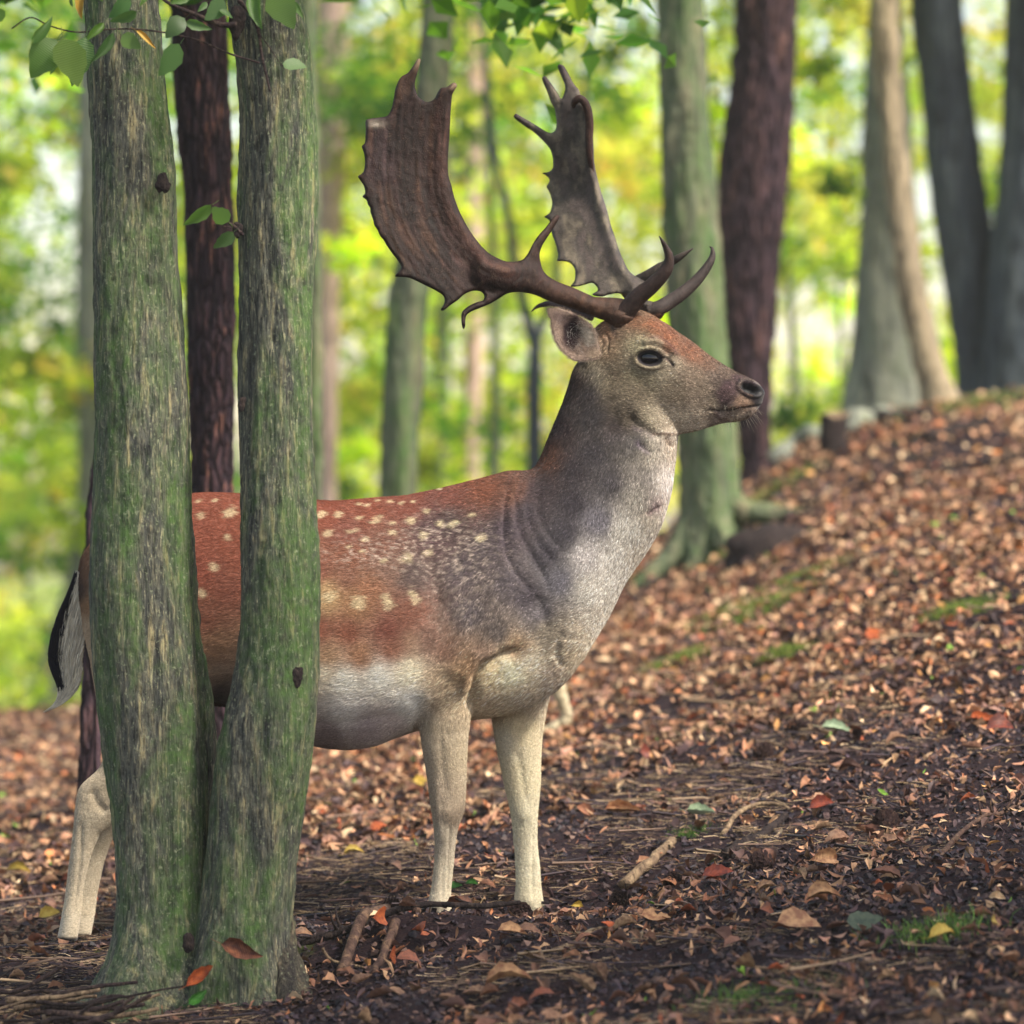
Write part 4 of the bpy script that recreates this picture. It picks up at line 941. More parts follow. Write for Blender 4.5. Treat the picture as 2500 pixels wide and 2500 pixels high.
def full_coat(u, v, hi=True):
    c = coat(u + 6 * fbm(np.stack([u, v, u * 0], 1) * .05, 2, 1), v + 6 * fbm(np.stack([u, v, u * 0], 1) * .05, 2, 2))
    c = apply_spots(c, u, v)
    S = lambda *a, **k: spot(*a, uu=u, vv=v, **k)
    def L(pts, w): return np.exp(-(polyd(u, v, pts)[0] / w) ** 2)
    # flecked grey zones: pale tips over dark hair
    fl = fbm(np.stack([u * .10 + v * .05, v * .22 - u * .05, u * 0], 1), 3, 77)
    fm = np.exp(-((u - 1060) / 130) ** 2 - ((v - 1335) / 75) ** 2) + .8 * np.exp(-((u - 880) / 130) ** 2 - ((v - 1350) / 38) ** 2) + .6 * np.exp(-((u - 1130) / 90) ** 2 - ((v - 1470) / 110) ** 2)
    c = paint(c, smooth(.05, .5, fl) * np.clip(fm, 0, 1) * .7, (196, 178, 164)); c = paint(c, smooth(.1, .5, -fl) * np.clip(fm, 0, 1) * .45, (74, 56, 62))
    c = paint(c, (1 - smooth(.6, 1.15, S(1460, 850, 75, 95, 25))) * .75, (78, 62, 68)); c = paint(c, (1 - smooth(.6, 1.1, S(1560, 770, 100, 34, 20))) * .85, (72, 58, 64))
    c = paint(c, L(c1([(840,380),(930,400),(1040,480),(1130,545),(1230,600)]), 23) * (.26 + .2 * smooth(-.2, .4, fl)), (150, 92, 62))
    c = paint(c, L(c1([(970,400),(1060,450)]), 14) * .2, (140, 76, 50))
    wf = (smooth(1450, 1500, u) * smooth(1075, 1040, v))[:, None]; c = c * (1 + wf * np.array([[.07, -.01, -.10]]))
    # face marks
    c = paint(c, (1 - smooth(.95, 1.12, S(930, 620, 85, 54, 5))) * (u > 1500), (28, 22, 30))
    c = paint(c, L(c1([(1000,600),(1060,640),(1088,668)]), 4.0) * .9, (52, 38, 42))
    c = paint(c, L(c1([(1085,660),(1092,668)]), 4.5), (22, 18, 26))
    c = paint(c, L(c1([(940,480),(1010,480),(1070,540),(1110,590)]), 4.5) * .55, (80, 55, 55))
    c = paint(c, L(c1([(860,680),(930,700),(1000,690)]), 3.0) * .35, (80, 65, 65))
    c = paint(c, (1 - smooth(.75, 1.1, S(1600, 812, 98, 56, 22))) * .82, (44, 36, 42))
    c = paint(c, (1 - smooth(.8, 1.15, S(1602, 828, 66, 32, 22))), (10, 9, 15))
    c = paint(c, (1 - smooth(.75, 1.1, S(1690, 880, 78, 98, -8))) * .98, (14, 12, 18)); c = paint(c, L(c1([(1560,860),(1600,885),(1640,900)]), 5) * .8, (50, 42, 48))
    c = paint(c, L(c1([(1530,805),(1560,760),(1640,775),(1670,800)]), 3.5) * .5, (120, 105, 95))
    c = paint(c, L(c1([(1335,965),(1400,978),(1480,972),(1560,952),(1640,945)]), 2.6) * .92, (38, 28, 36))
    c = paint(c, L(c1([(1470,985),(1500,1010),(1560,1040)]), 2.6) * .25, (70, 55, 60))
    c = paint(c, L(c1([(1380,985),(1400,1010),(1440,1035)]), 5) * .5, (100, 72, 76))
    c = paint(c, L(c1([(960,1128),(1100,1128),(1250,1105)]), 3) * .35, (120, 80, 62))
    c = paint(c, L(c1([(830,1090),(900,1110),(950,1140)]), 9) * .35, (85, 75, 88))
    c = paint(c, L(c1([(850,1190),(920,1250)]), 8) * .55, (85, 72, 88))
    c = paint(c, L(c1([(1050,1160),(1080,1195)]), 8) * .55, (105, 80, 62))
    c = paint(c, L(c1([(990,1610),(930,1665)]), 8) * .65, (85, 60, 68))
    c = paint(c, L(c1([(680,400),(700,460)]), 6) * .6, (50, 38, 40))
    c = paint(c, (1 - smooth(.3, 1.1, S(960, 790, 30, 100, 70, src=c4))) * .25, (150, 135, 120))
    c = paint(c, L(c4([(490,740),(500,800),(510,870)]), 22) * .2, (222, 205, 172))
    c = paint(c, smooth(2236, 2244, v) * (u > 1000), (42, 36, 38)); c = paint(c, smooth(2284, 2292, v), (42, 36, 38))
    for pts, wd in [([(880,110),(858,200),(850,300),(862,400),(900,480),(965,560)], 6), ([(925,120),(900,190),(905,270),(940,370),(1000,470)], 5), ([(960,130),(945,200),(955,290),(1000,380)], 4)]:
        c = paint(c, L(c4(pts), wd) * .2, (50, 42, 56))  # dark crease shade painted along the neck folds
    return c
BC = full_coat(bu, bv)
agouti = smooth(900, 1150, bu) * (1 - smooth(1580, 1650, bu) * .4)
wet = np.clip(np.exp(-((bu - 1862) ** 2 + (bv - 968) ** 2) / 26 ** 2) + (1 - smooth(.9, 1.2, nos)) * (np.abs(BN[:, 1]) > .2), 0, 1)
body = child('body', me, deer)
for nm, a in (('col', BC), ):
    at = me.attributes.new(nm, 'FLOAT_COLOR', 'POINT'); at.data.foreach_set('color', np.concatenate([a, np.ones((n, 1))], 1).astype(np.float32).ravel())
at = me.attributes.new('wet', 'FLOAT', 'POINT'); at.data.foreach_set('value', wet.astype(np.float32))
me.polygons.foreach_set('use_smooth', np.ones(len(me.polygons), bool))

m = Mat('deer_skin')
co = m.coord('Object', (1, 1, 1))
nz = m.noise(m.coord('Object', (160, 260, 420)), 1.0, 3, .6); n2 = m.noise(co, 900, 2, .5)
f = m.math('MULTIPLY_ADD', nz, 1.5); f.node.inputs[2].default_value = .15
g = m.math('MULTIPLY_ADD', n2, .9); g.node.inputs[2].default_value = .5
colr = m.mix(1.0, m.attr('col'), m.mix(1.0, f, g, 'MULTIPLY'), 'MULTIPLY')
wetf = m.n('Attribute', attribute_name='wet').outputs['Fac']
pr = m.principled(m.mix(wetf, colr, m.attr('col')), m.math('MULTIPLY_ADD', wetf, -.38), m.bump(nz, .5, .002), .25)
pr.inputs['Roughness'].links[0].from_node.inputs[2].default_value = .85
pr.inputs['Sheen Weight'].default_value = .15
me.materials.clear(); me.materials.append(m.m)
SKIN = m.m

# ---- short fur as hair curves
def hair_curves(name, root, direc, normal, length, col, parent, radius=.00028, npt=4, lift=.35, mat=None, curl=0.0):
    N = len(root); hc = bpy.data.hair_curves.new(name)
    hc.add_curves([npt] * N)
    t = np.linspace(0, 1, npt)[None, :, None]
    dn = direc + normal * lift; dn /= np.linalg.norm(dn, axis=1)[:, None] + 1e-9
    bend = -normal * (lift * .45)
    p = root[:, None] + length[:, None, None] * (dn[:, None] * t + bend[:, None] * t ** 2)
    hc.attributes['position'].data.foreach_set('vector', p.astype(np.float32).ravel()) if 'position' in hc.attributes else hc.position_data.foreach_set('vector', p.astype(np.float32).ravel())
    ra = hc.attributes.get('radius') or hc.attributes.new('radius', 'FLOAT', 'POINT')
    rad = (radius * np.linspace(1, .15, npt))[None].repeat(N, 0); ra.data.foreach_set('value', rad.astype(np.float32).ravel())
    ca = hc.attributes.new('col', 'FLOAT_COLOR', 'CURVE')
    ca.data.foreach_set('color', np.concatenate([col, np.ones((N, 1))], 1).astype(np.float32).ravel())
    if mat: hc.materials.append(mat)
    return child(name, hc, parent)
m = Mat('deer_hair'); m.principled(m.attr('col'), .75, None, .2); HAIR = m.m

me.calc_loop_triangles()
tri = np.empty(len(me.loop_triangles) * 3, np.int32); me.loop_triangles.foreach_get('vertices', tri); tri = tri.reshape(-1, 3)
A, B_, C_ = BV[tri[:, 0]], BV[tri[:, 1]], BV[tri[:, 2]]
ar = np.linalg.norm(np.cross(B_ - A, C_ - A), axis=1)
cen = (A + B_ + C_) / 3; cu, cv = coat_uv(cen); fn = BN[tri[:, 0]]
dens = np.where(fn[:, 1] < .35, 1.0, .22)
dens = dens * np.where((cu > 1480) & (cv < 1070), 1.9, 1.0) * (cv < 2232)
for x, r in (((930, 620, 84, 55, 5), 1.05), ((1602, 828, 60, 29, 22), 1.1)):
    dens = dens * np.where((spot(*x, uu=cu, vv=cv) < r) & (cu > 1500), 0, 1)
dens = dens * np.where((cu > 1842) & (cv < 1000), 0.0, 1.0)
pw = ar * dens; pw /= pw.sum()
NH = 330000
ti = rng.choice(len(tri), NH, p=pw); r1 = np.sqrt(rng.random(NH)); r2 = rng.random(NH)
w0, w1, w2 = 1 - r1, r1 * (1 - r2), r1 * r2
root = A[ti] * w0[:, None] + B_[ti] * w1[:, None] + C_[ti] * w2[:, None]
hn = BN[tri[ti, 0]] * w0[:, None] + BN[tri[ti, 1]] * w1[:, None] + BN[tri[ti, 2]] * w2[:, None]
hn /= np.linalg.norm(hn, axis=1)[:, None]
hu, hv = coat_uv(root)
hcol = BC[tri[ti, 0]] * w0[:, None] + BC[tri[ti, 1]] * w1[:, None] + BC[tri[ti, 2]] * w2[:, None]
# comb: (dx, dz) by region
fx = np.full(NH, -1.0); fz = np.full(NH, -.28)
nk = smooth(1240, 1400, hu) * smooth(1560, 1300, hv); fx = fx * (1 - nk) + -.45 * nk; fz = fz * (1 - nk) + -1.0 * nk
sh = np.exp(-((hu - 1150) / 130) ** 2 - ((hv - 1500) / 200) ** 2); fx = fx * (1 - sh) + -.5 * sh; fz = fz * (1 - sh) + -.8 * sh
hd = smooth(1440, 1520, hu) * smooth(1080, 1030, hv); fx = fx * (1 - hd) + -1.0 * hd; fz = fz * (1 - hd) + .05 * hd
lg = smooth(1690, 1800, hv) * ((hu > 1010) | (hu < 420)); fx = fx * (1 - lg) + -.05 * lg; fz = fz * (1 - lg) + -1 * lg
dr = np.stack([fx, np.zeros(NH), fz], 1) + rng.normal(0, .22, (NH, 3))
dr -= hn * (dr * hn).sum(1)[:, None]; dr /= np.linalg.norm(dr, axis=1)[:, None] + 1e-9
ln = np.full(NH, .0085); ln = np.where((hu > 1480) & (hv < 1070), .0045, ln); ln = np.where(hv > 1780, .0045, ln)
ln = np.where((hu > 440) & (hu < 620) & (hv > 1640) & (hv < 1800), .02, ln)
ln = np.where((hu > 1250) & (hu < 1480) & (hv > 1080) & (hv < 1560), .0062, ln)
ln = ln * rng.uniform(.6, 1.3, NH)
ag = smooth(950, 1150, hu) * (1 - smooth(1700, 1780, hv)) 
clump = fbm(root * np.array([170, 170, 240]), 2, 31)
var = np.exp(rng.normal(0, .22, NH) + ag * rng.normal(0, .46, NH) + clump * (.25 + .25 * ag))
hcol = np.clip(hcol * var[:, None], 0.003, .8)
fur = hair_curves('fur', root, dr, hn, ln, hcol, deer, mat=HAIR, radius=.00036)

# ---- eyes
def uvsphere(c, r, n1=24, n2=32, sc=(1, 1, 1)):
    a = np.linspace(0, np.pi, n1)[:, None]; b = np.linspace(0, 2 * np.pi, n2, endpoint=False)[None]
    V = np.stack([np.sin(a) * np.cos(b) * sc[0], np.cos(a) * sc[1] + 0 * b, np.sin(a) * np.sin(b) * sc[2]], -1).reshape(-1, 3) * r + np.asarray(c)
    return V, [grid_faces(n1, n2)[:, ::-1]]
m = Mat('deer_eye')
me_ = m.principled(C(10, 9, 16), .05, None, .45); EYE = m.m
eu, ev = c1([(928, 620)])[0]
near = np.argmin((bu - eu) ** 2 + (bv - ev) ** 2 + (BV[:, 1] > DD) * 1e6)
ey = BV[near, 1]
for sgn in (-1, 1):
    yy = ey if sgn < 0 else 2 * DD - ey
    c = P(eu, ev, ey); c[1] = yy
    V, F = uvsphere(c + np.array([0, -sgn * .0075, 0]), 0.0232, sc=(1.08, .62, .78))
    t_ = math.radians(-5); R = np.array([[math.cos(t_), 0, -math.sin(t_)], [0, 1, 0], [math.sin(t_), 0, math.cos(t_)]])
    V = (V - c) @ R.T + c
    eye = child('eye', raw_mesh('eye', V, F, EYE), deer)
    # lids: an arched band of skin above and below
    for nm, ang0, ang1, rr, tx in (('upper_eyelid', 165, 15, .0040, 1.0), ('lower_eyelid', 195, 345, .0022, 1.0)):
        an = np.radians(np.linspace(ang0, ang1, 26))
        px, pz = np.cos(an) * .0285, np.sin(an) * .0195
        yo = -sgn * (.0095 - .011 * (np.abs(np.cos(an)) ** 2))
        path = np.stack([c[0] + px, yy + yo, c[2] + pz - px * .08], 1)
        rad = rr * np.sin(np.linspace(.12, np.pi - .12, 26)) ** .5
        V, F = tube(path, rad, 10)
        child(nm, raw_mesh(nm, V, F, None, attrs={'col': np.tile(lin((60, 48, 48)) if nm[0] == 'u' else lin((52, 42, 46)), (len(V), 1)), 'wet': np.full(len(V), .2)}), eye if False else deer).data.materials.append(SKIN)

# lashes and whiskers
NW = 90; aw = rng.uniform(.15, .95, NW) * np.pi; c = P(eu, ev, ey)
rw = np.stack([c[0] + np.cos(aw) * .029, np.full(NW, ey - .006), c[2] + np.sin(aw) * .0205], 1)
dw = np.stack([np.cos(aw) * .7 + .35, np.full(NW, -.9), np.sin(aw) * .5 - .15], 1); dw /= np.linalg.norm(dw, axis=1)[:, None]
hair_curves('eyelashes', rw, dw, np.tile([0, 0, -1.0], (NW, 1)), rng.uniform(.008, .015, NW), np.tile(lin((24, 20, 24)), (NW, 1)), deer, mat=HAIR, radius=.00035, lift=.2)
sel = np.nonzero((bu > 1735) & (bu < 1850) & (bv > 985) & (bv < 1040) & (BN[:, 1] < .3))[0]; sel = rng.choice(sel, 46)
dw = BN[sel] * .6 + np.array([.25, 0, -.9]) + rng.normal(0, .25, (46, 3)); dw /= np.linalg.norm(dw, axis=1)[:, None]
hair_curves('whiskers', BV[sel], dw, BN[sel], rng.uniform(.015, .04, 46), np.tile(lin((150, 140, 128)), (46, 1)), deer, mat=HAIR, radius=.00022, lift=.1)
# ---- ears: a cupped shell following the traced rim
ear_out = c1([(240,292),(262,281),(300,280),(350,292),(400,310),(440,330),(480,352),(515,378),(540,402),(560,440),(572,480),(578,520),(596,570),(600,600),(570,622),(545,628),(500,635),(460,640),(420,636),(395,622),(370,600),(350,580),(330,562),(308,530),(290,500),(278,460),(270,430),(264,400),(262,365),(246,330)])
def shell(outline, yfun, zthick, step, dpt):
    o = np.array(outline, float)
    o = catmull(np.vstack([o, o[:1]]), len(o) * 4)[:-1]
    lo_, hi_ = o.min(0), o.max(0)
    gx, gy = np.meshgrid(np.arange(lo_[0], hi_[0], step), np.arange(lo_[1], hi_[1], step * .87)); gx[1::2] += step / 2
    g = np.stack([gx.ravel(), gy.ravel()], 1)
    inside = inpoly(g, o); g = g[inside]
    d, _ = polyd(g[:, 0], g[:, 1], np.vstack([o, o[:1]])); g = g[d > step * .55]
    pts = np.vstack([o, g]); nb = len(o)
    ed = [(i, (i + 1) % nb) for i in range(nb)]
    vo, _, fo, *_ = delaunay_2d_cdt([Vector(p) for p in pts], ed, [], 1, 1e-6)
    pts = np.array([tuple(v) for v in vo]); F = np.array([list(f) for f in fo if len(f) == 3])
    cc = pts[F].mean(1); F = F[inpoly(cc, o)]
    d, _ = polyd(pts[:, 0], pts[:, 1], np.vstack([o, o[:1]])); d[:nb] = 0
    return pts, F, d, nb
def inpoly(p, o):
    x, y = p[:, 0], p[:, 1]; r = np.zeros(len(p), bool); j = len(o) - 1
    for i in range(len(o)):
        xi, yi = o[i]; xj, yj = o[j]
        c = ((yi > y) != (yj > y)) & (x < (xj - xi) * (y - yi) / (yj - yi + 1e-12) + xi)
        r ^= c; j = i
    return r
def plate(outline, hfun, yfun, step=5.0):
    """closed solid whose rim is the traced outline; half thickness hfun(u,v,d_m), middle depth yfun(u,v)"""
    pts, F, d, nb = shell(outline, None, None, step, None)
    u, v = pts[:, 0], pts[:, 1]
    y = yfun(u, v); h = hfun(u, v, d * K * 8.1); h[d <= 0] = 0
    rim = d <= 1e-6
    idx = np.arange(len(pts)); back = idx.copy(); nbk = (~rim).sum(); back[~rim] = len(pts) + np.arange(nbk)
    Vf = P(u, v, y); front = Vf.copy(); front[:, 1] -= h; bk = Vf[~rim].copy(); bk[:, 1] += h[~rim]
    e1 = pts[F[:, 1]] - pts[F[:, 0]]; e2 = pts[F[:, 2]] - pts[F[:, 0]]
    flip = (e1[:, 0] * e2[:, 1] - e1[:, 1] * e2[:, 0]) < 0; F[flip] = F[flip][:, ::-1]
    # u right, v down seen from the camera: clockwise in (u,v) faces the camera
    Ff = F[:, ::-1]; Fb = back[F]
    return np.vstack([front, bk]), np.vstack([Ff, Fb]), pts, d, h
def ear_y(sgn):
    def f(u, v):
        (x0, y0), = c1([(440, 470)])
        r = ((u - x0) / 62) ** 2 + ((v - y0) / 66) ** 2
        tip = smooth(1400, 1330, u)
        base = smooth(1420, 1465, u) * smooth(820, 870, v)
        return DD + sgn * (.083 + .006 - .036 * np.clip(1 - r, 0, 1) ** 1.0 + .012 * tip - .0 * base)
    return f
def earhalf(u, v, d): return .0022 * np.minimum(1, d / .004)
for sgn in (-1, 1):
    V, F, pts, d, h = plate(ear_out, earhalf, ear_y(sgn), 4.0)
    u_, v_ = UV(V)
    w1_ = fbm(V * 60, 3, 4)
    cb = np.tile(lin((150, 130, 118)), (len(V), 1))
    def em(cx, cy, rx, ry, rot): return spot(cx, cy, rx, ry, rot, c1, u_, v_) + w1_ * .35
    cb = paint(cb, 1 - smooth(.5, 1.2, em(405, 440, 88, 125, 10)), (62, 44, 48))
    cb = paint(cb, (1 - smooth(.5, 1.1, em(400, 430, 56, 82, 20))) * .85, (34, 22, 30))
    cb = paint(cb, (1 - smooth(.5, 1.1, em(430, 540, 28, 50, 30))) * .8, (50, 38, 44))
    cb = paint(cb, (1 - smooth(.5, 1.2, em(520, 470, 42, 90, -20))) * .8, (190, 180, 168))
    cb = paint(cb, (1 - smooth(.5, 1.2, em(330, 350, 70, 40, 20))) * .6, (110, 92, 92))
    cb = paint(cb, (1 - smooth(.4, 1.2, em(560, 590, 60, 40, 0))) * .6, (190, 168, 145))
    er = child('ear', raw_mesh('ear', V, F, SKIN, attrs={'col': cb, 'wet': np.zeros(len(V))}), deer)
    # thick fleshy ear root joining shell to skull
    if sgn < 0:
        NE = 9000; ii = rng.integers(0, len(pts), NE); sel = ii
        rt = V[sel] + rng.normal(0, .0011, (NE, 3)) * np.array([1, .1, 1]); nn = np.tile(np.array([0, -1.0, 0]), (NE, 1))
        dd_ = np.stack([rng.normal(-.3, .5, NE), np.zeros(NE), rng.normal(.3, .5, NE)], 1); dd_ /= np.linalg.norm(dd_, axis=1)[:, None]
        inner = spot(460, 480, 90, 110, 0, c1, *UV(rt)) < 1
        ll = np.where(inner, .012, .006) * rng.uniform(.5, 1.3, NE)
        cc_ = np.clip(cb[sel] * np.exp(rng.normal(0, .3, NE))[:, None], 0, .8); cc_[inner & (rng.random(NE) < .12)] = lin((205, 198, 190))
        hair_curves('ear_hair', rt, dd_, nn, ll, cc_, er, mat=HAIR, radius=.0003, lift=.5)

# ---- antlers
def c2(pts): return [(850 + a * .3881, 100 + b * .3881) for a, b in pts]
def c3(pts): return [(1150 + a * .38824, 100 + b * .38824) for a, b in pts]
near_out = c2([(1546,1610),(1480,1580),(1400,1545),(1320,1515),(1260,1480),(1225,1440),(1210,1390),(1205,1340),(1220,1290),(1250,1240),(1290,1180),(1328,1112),(1318,1095),(1290,1110),(1245,1170),(1200,1220),(1165,1270),(1140,1320),(1110,1365),(1080,1382),(1030,1388),(980,1382),(920,1355),(880,1330),(830,1280),(780,1215),(740,1150),(700,1070),(670,990),(650,910),(632,850),(628,780),(630,700),(638,600),(642,500),(648,400),(655,340),(670,310),(684,282),(675,264),(655,265),(620,290),(585,295),(560,330),(545,360),(510,382),(480,378),(440,350),(425,310),(420,270),(430,220),(445,165),(456,122),(445,111),(430,120),(410,155),(375,200),(335,225),(310,265),(295,310),(285,370),(270,430),(245,470),(200,480),(150,487),(115,495),(108,520),(110,560),(108,600),(105,640),(86,662),(92,685),(100,710),(105,760),(100,810),(85,835),(62,852),(78,880),(95,905),(105,935),(105,960),(90,980),(115,1000),(125,1030),(138,1050),(140,1075),(148,1100),(158,1130),(165,1160),(185,1190),(200,1225),(225,1255),(245,1290),(280,1340),(315,1385),(332,1420),(320,1450),(292,1480),(330,1485),(380,1490),(430,1510),(490,1540),(550,1570),(595,1600),(607,1630),(600,1660),(582,1690),(600,1696),(640,1665),(690,1630),(730,1595),(780,1573),(830,1575),(855,1600),(850,1630),(820,1640),(780,1655),(740,1680),(715,1710),(712,1760),(718,1800),(728,1812),(737,1790),(737,1760),(745,1725),(780,1700),(830,1680),(890,1655),(950,1620),(1000,1590),(1060,1580),(1120,1585),(1180,1600),(1250,1630),(1320,1655),(1400,1680),(1480,1710),(1530,1722)]) \
  + c1([(480,315),(560,345),(640,375),(690,430),(730,470),(770,430),(820,340),(800,250),(760,222),(700,213),(640,210)])
beam2 = c2([(1546,1665),(1400,1612),(1250,1560),(1130,1490),(1000,1480),(860,1450)]) 
beam1 = c1([(720,380),(640,310),(520,270)])
front_edge = c2([(1000,1440),(880,1400),(780,1290),(700,1180),(640,1080),(600,950),(585,800),(590,650),(600,480),(625,340)])
def near_h(u, v, d):
    db, _ = polyd(u, v, beam1 + beam2); de, _ = polyd(u, v, front_edge); 
    R = .0065 + .016 * np.exp(-(db / 34) ** 4) + .009 * np.exp(-(de / 22) ** 2)
    q = np.minimum(d / R, 1); h = R * np.sqrt(1 - (1 - q) ** 2)
    return h * (1 + .0 * d)
def near_y(u, v):
    # from the skull outwards to the near side, palm tilted and slightly cupped
    t = smooth(1500, 1150, u)
    de, _ = polyd(u, v, front_edge)
    return DD - .035 - .17 * t - .02 * np.clip(de / 120, 0, 1.6) * smooth(1250, 1100, u) + .05 * smooth(900, 300, v) * smooth(1250, 1150, u)
far_out = c3([(1020,1470),(990,1440),(960,1380),(930,1310),(905,1230),(880,1160),(860,1080),(835,1000),(810,920),(790,840),(775,760),(772,680),(768,600),(766,520),(750,460),(735,410),(715,370),(690,345),(680,310),(655,280),(635,250),(615,210),(590,165),(570,149),(551,149),(545,165),(558,200),(575,240),(592,285),(585,330),(568,362),(545,330),(520,290),(495,255),(475,228),(458,222),(446,235),(455,265),(475,310),(490,350),(505,390),(525,425),(533,470),(538,520),(530,560),(505,578),(475,570),(440,550),(400,525),(350,495),(310,472),(285,458),(268,470),(275,488),(310,515),(350,545),(390,570),(430,605),(465,640),(490,670),(505,700),(515,750),(512,800),(490,822),(446,831),(465,842),(488,862),(492,885),(475,915),(490,945),(502,975),(510,1020),(502,1060),(490,1085),(459,1105),(480,1118),(495,1135),(500,1170),(510,1220),(525,1260),(540,1310),(548,1350),(541,1383),(575,1385),(620,1395),(650,1430),(655,1470),(650,1510),(626,1543),(660,1545),(710,1535),(760,1522),(790,1545),(795,1570),(762,1595),(820,1608),(870,1595),(920,1588),(970,1600),(1000,1640),(1100,1700),(1200,1720),(1170,1650),(1080,1620),(1060,1560),(1100,1520)])
far_edge = c3([(1150,1690),(1050,1600),(990,1500),(920,1380),(880,1250),(840,1120),(800,980),(760,840),(740,700),(735,560),(720,430)])
def far_h(u, v, d):
    de, _ = polyd(u, v, far_edge)
    R = .006 + .012 * np.exp(-(de / 20) ** 2)
    q = np.minimum(d / R, 1); return R * np.sqrt(1 - (1 - q) ** 2)
def far_y(u, v):
    de, _ = polyd(u, v, far_edge)
    return DD + .035 + .17 * smooth(770, 420, v) + .05 * np.clip(de / 120, 0, 1.2) * smooth(760, 600, v) - .03 * smooth(600, 200, v)
def antler_mesh(name, V, F, base, parent, dark=1.0, streak=None):
    nrm = fbm(V * np.array([60, 60, 40]), 4, 21)
    V = V.copy(); V[:, 1] += .0012 * fbm(V * 130, 3, 8) + .002 * nrm
    u_, v_ = UV(V)
    k = fbm(V * np.array([30, 30, 22]), 4, 12); k2 = fbm(V * 120, 3, 19)
    c = lin(base) * np.exp(.75 * k + .35 * k2)[:, None]
    return V, F, c
m = Mat('antler')
co = m.coord('Object', (1, 1, 1)); st = m.noise(m.coord('Object', (75, 60, 55)), 1, 8, .72, 1.4)
st2 = m.noise(co, 420, 4, .6)
f = m.math('MULTIPLY_ADD', st, 1.9); f.node.inputs[2].default_value = .1
ccol = m.mix(1.0, m.attr('col'), f, 'MULTIPLY'); ccol = m.mix(m.math('GREATER_THAN', m.math('MULTIPLY', st2, st), .33), ccol, C(120, 98, 76) )
ccol = m.mix(.8, ccol, m.mix(1.0, m.attr('col'), f, 'MULTIPLY'))
m.principled(ccol, m.math('MULTIPLY_ADD', st, .5), m.bump(m.math('ADD', st, m.math('MULTIPLY', st2, .5)), .75, .003), .18)
ANT = m.m
for nd in m.t.nodes:
    if nd.type == 'MATH' and nd.operation == 'MULTIPLY_ADD' and abs(nd.inputs[1].default_value - .5) < 1e-6: nd.inputs[2].default_value = .3
def tine(pts, rad, y, base, parent, name='tine', src=c3, seg=16):
    """pts in close-up coordinates, rad in the same px, y = depth offsets"""
    k = .38824
    q = np.array(src(pts)); rows = np.column_stack([q, np.array(rad) * k, np.broadcast_to(y, (len(q),))])
    rows = catmull(rows, len(q) * 7)
    path = P(rows[:, 0], rows[:, 1], DD + rows[:, 3])
    V, F = tube(path, np.maximum(rows[:, 2], .4) * K * 8.16, seg)
    V = V + (.0009 * fbm(V * 110, 3, 3))[:, None]
    k_ = fbm(V * np.array([40, 40, 30]), 4, 33)
    c = lin(base) * np.exp(.7 * k_)[:, None]
    return child(name, raw_mesh(name, V, F, ANT, attrs={'col': c}), parent)
V, F, pts, d, h = plate(near_out, near_h, near_y, 5.0)
_u, _v = UV(V); _de, _pr = polyd(_u, _v, front_edge); _g = fbm(np.stack([_pr * 7, _de * .14, _u * 0], 1), 4, 51)
V[:, 1] += np.where(np.arange(len(V)) < len(V), .0022 * _g, 0)
V, F, c = antler_mesh('a', V, F, (32, 20, 19), None)
u_, v_ = UV(V)
dk = (1 - smooth(.5, 1.3, spot(180, 700, 110, 260, -8, src=lambda q: c2(q), uu=u_, vv=v_) * (.46584 / .3881)))
c = paint(c, dk * .5, (52, 38, 42)); 
de, _ = polyd(u_, v_, front_edge); c = paint(c, np.exp(-(de / 26) ** 2) * .45, (58, 36, 30))
de2, pr2 = polyd(u_, v_, front_edge); st3 = fbm(np.stack([pr2 * 9, de2 * .16, u_ * 0], 1), 4, 51); c = c * np.exp(1.2 * st3)[:, None]
cl = fbm(np.stack([pr2 * 5, de2 * .07, u_ * 0], 1), 4, 41); c = paint(c, smooth(.05, .45, cl) * .4, (84, 58, 44))
c = paint(c, smooth(1230, 1420, u_) * .35, (76, 52, 38)); c = paint(c, np.exp(-((u_ - 915) / 22) ** 2 - ((v_ - 303) / 8) ** 2) * .7, (150, 140, 128))
c = paint(c, (np.exp(-((u_ - 1022) / 12) ** 2 - ((v_ - 155) / 16) ** 2) + np.exp(-((u_ - 1110) / 10) ** 2 - ((v_ - 212) / 10) ** 2)) * .6, (150, 128, 105))
ant1 = child('antler', raw_mesh('antler', V, F, ANT, attrs={'col': c}), deer); ant1['label'] = 'dark brown antler with a broad toothed palm'
tine([(940,1740),(985,1690),(1050,1610),(1130,1545),(1195,1480),(1235,1420),(1245,1360),(1225,1300),(1182,1228)], [58,60,56,50,44,38,28,20,3],
     [-.04,-.045,-.055,-.065,-.075,-.08,-.085,-.09,-.10], (50, 38, 36), ant1)
# burr: the knobbly ring where the beam leaves the skull
bc = P(*c1([(735, 372)])[0], DD - .045)
th = np.linspace(0, 2 * np.pi, 41)[:-1]
V, F, pts, d, h = plate(far_out, far_h, far_y, 5.0)
V, F, c = antler_mesh('a', V, F, (66, 60, 56), None)
u_, v_ = UV(V)
cl = fbm(np.stack([u_ * .05, v_ * .022, u_ * 0], 1), 4, 47); c = paint(c, smooth(.0, .4, cl) * .45, (86, 74, 72)); c = paint(c, smooth(.0, .4, -cl) * .4, (132, 120, 102))
for (a, b) in ((268, 465), (452, 230), (555, 152)):
    (x0, y0), = c3([(a, b)]); c = paint(c, np.exp(-((u_ - x0) ** 2 + (v_ - y0) ** 2) / 34 ** 2) * .95, (48, 38, 40))
ant2 = child('antler', raw_mesh('antler', V, F, ANT, attrs={'col': c}), deer); ant2['label'] = 'paler grey antler on the far side'
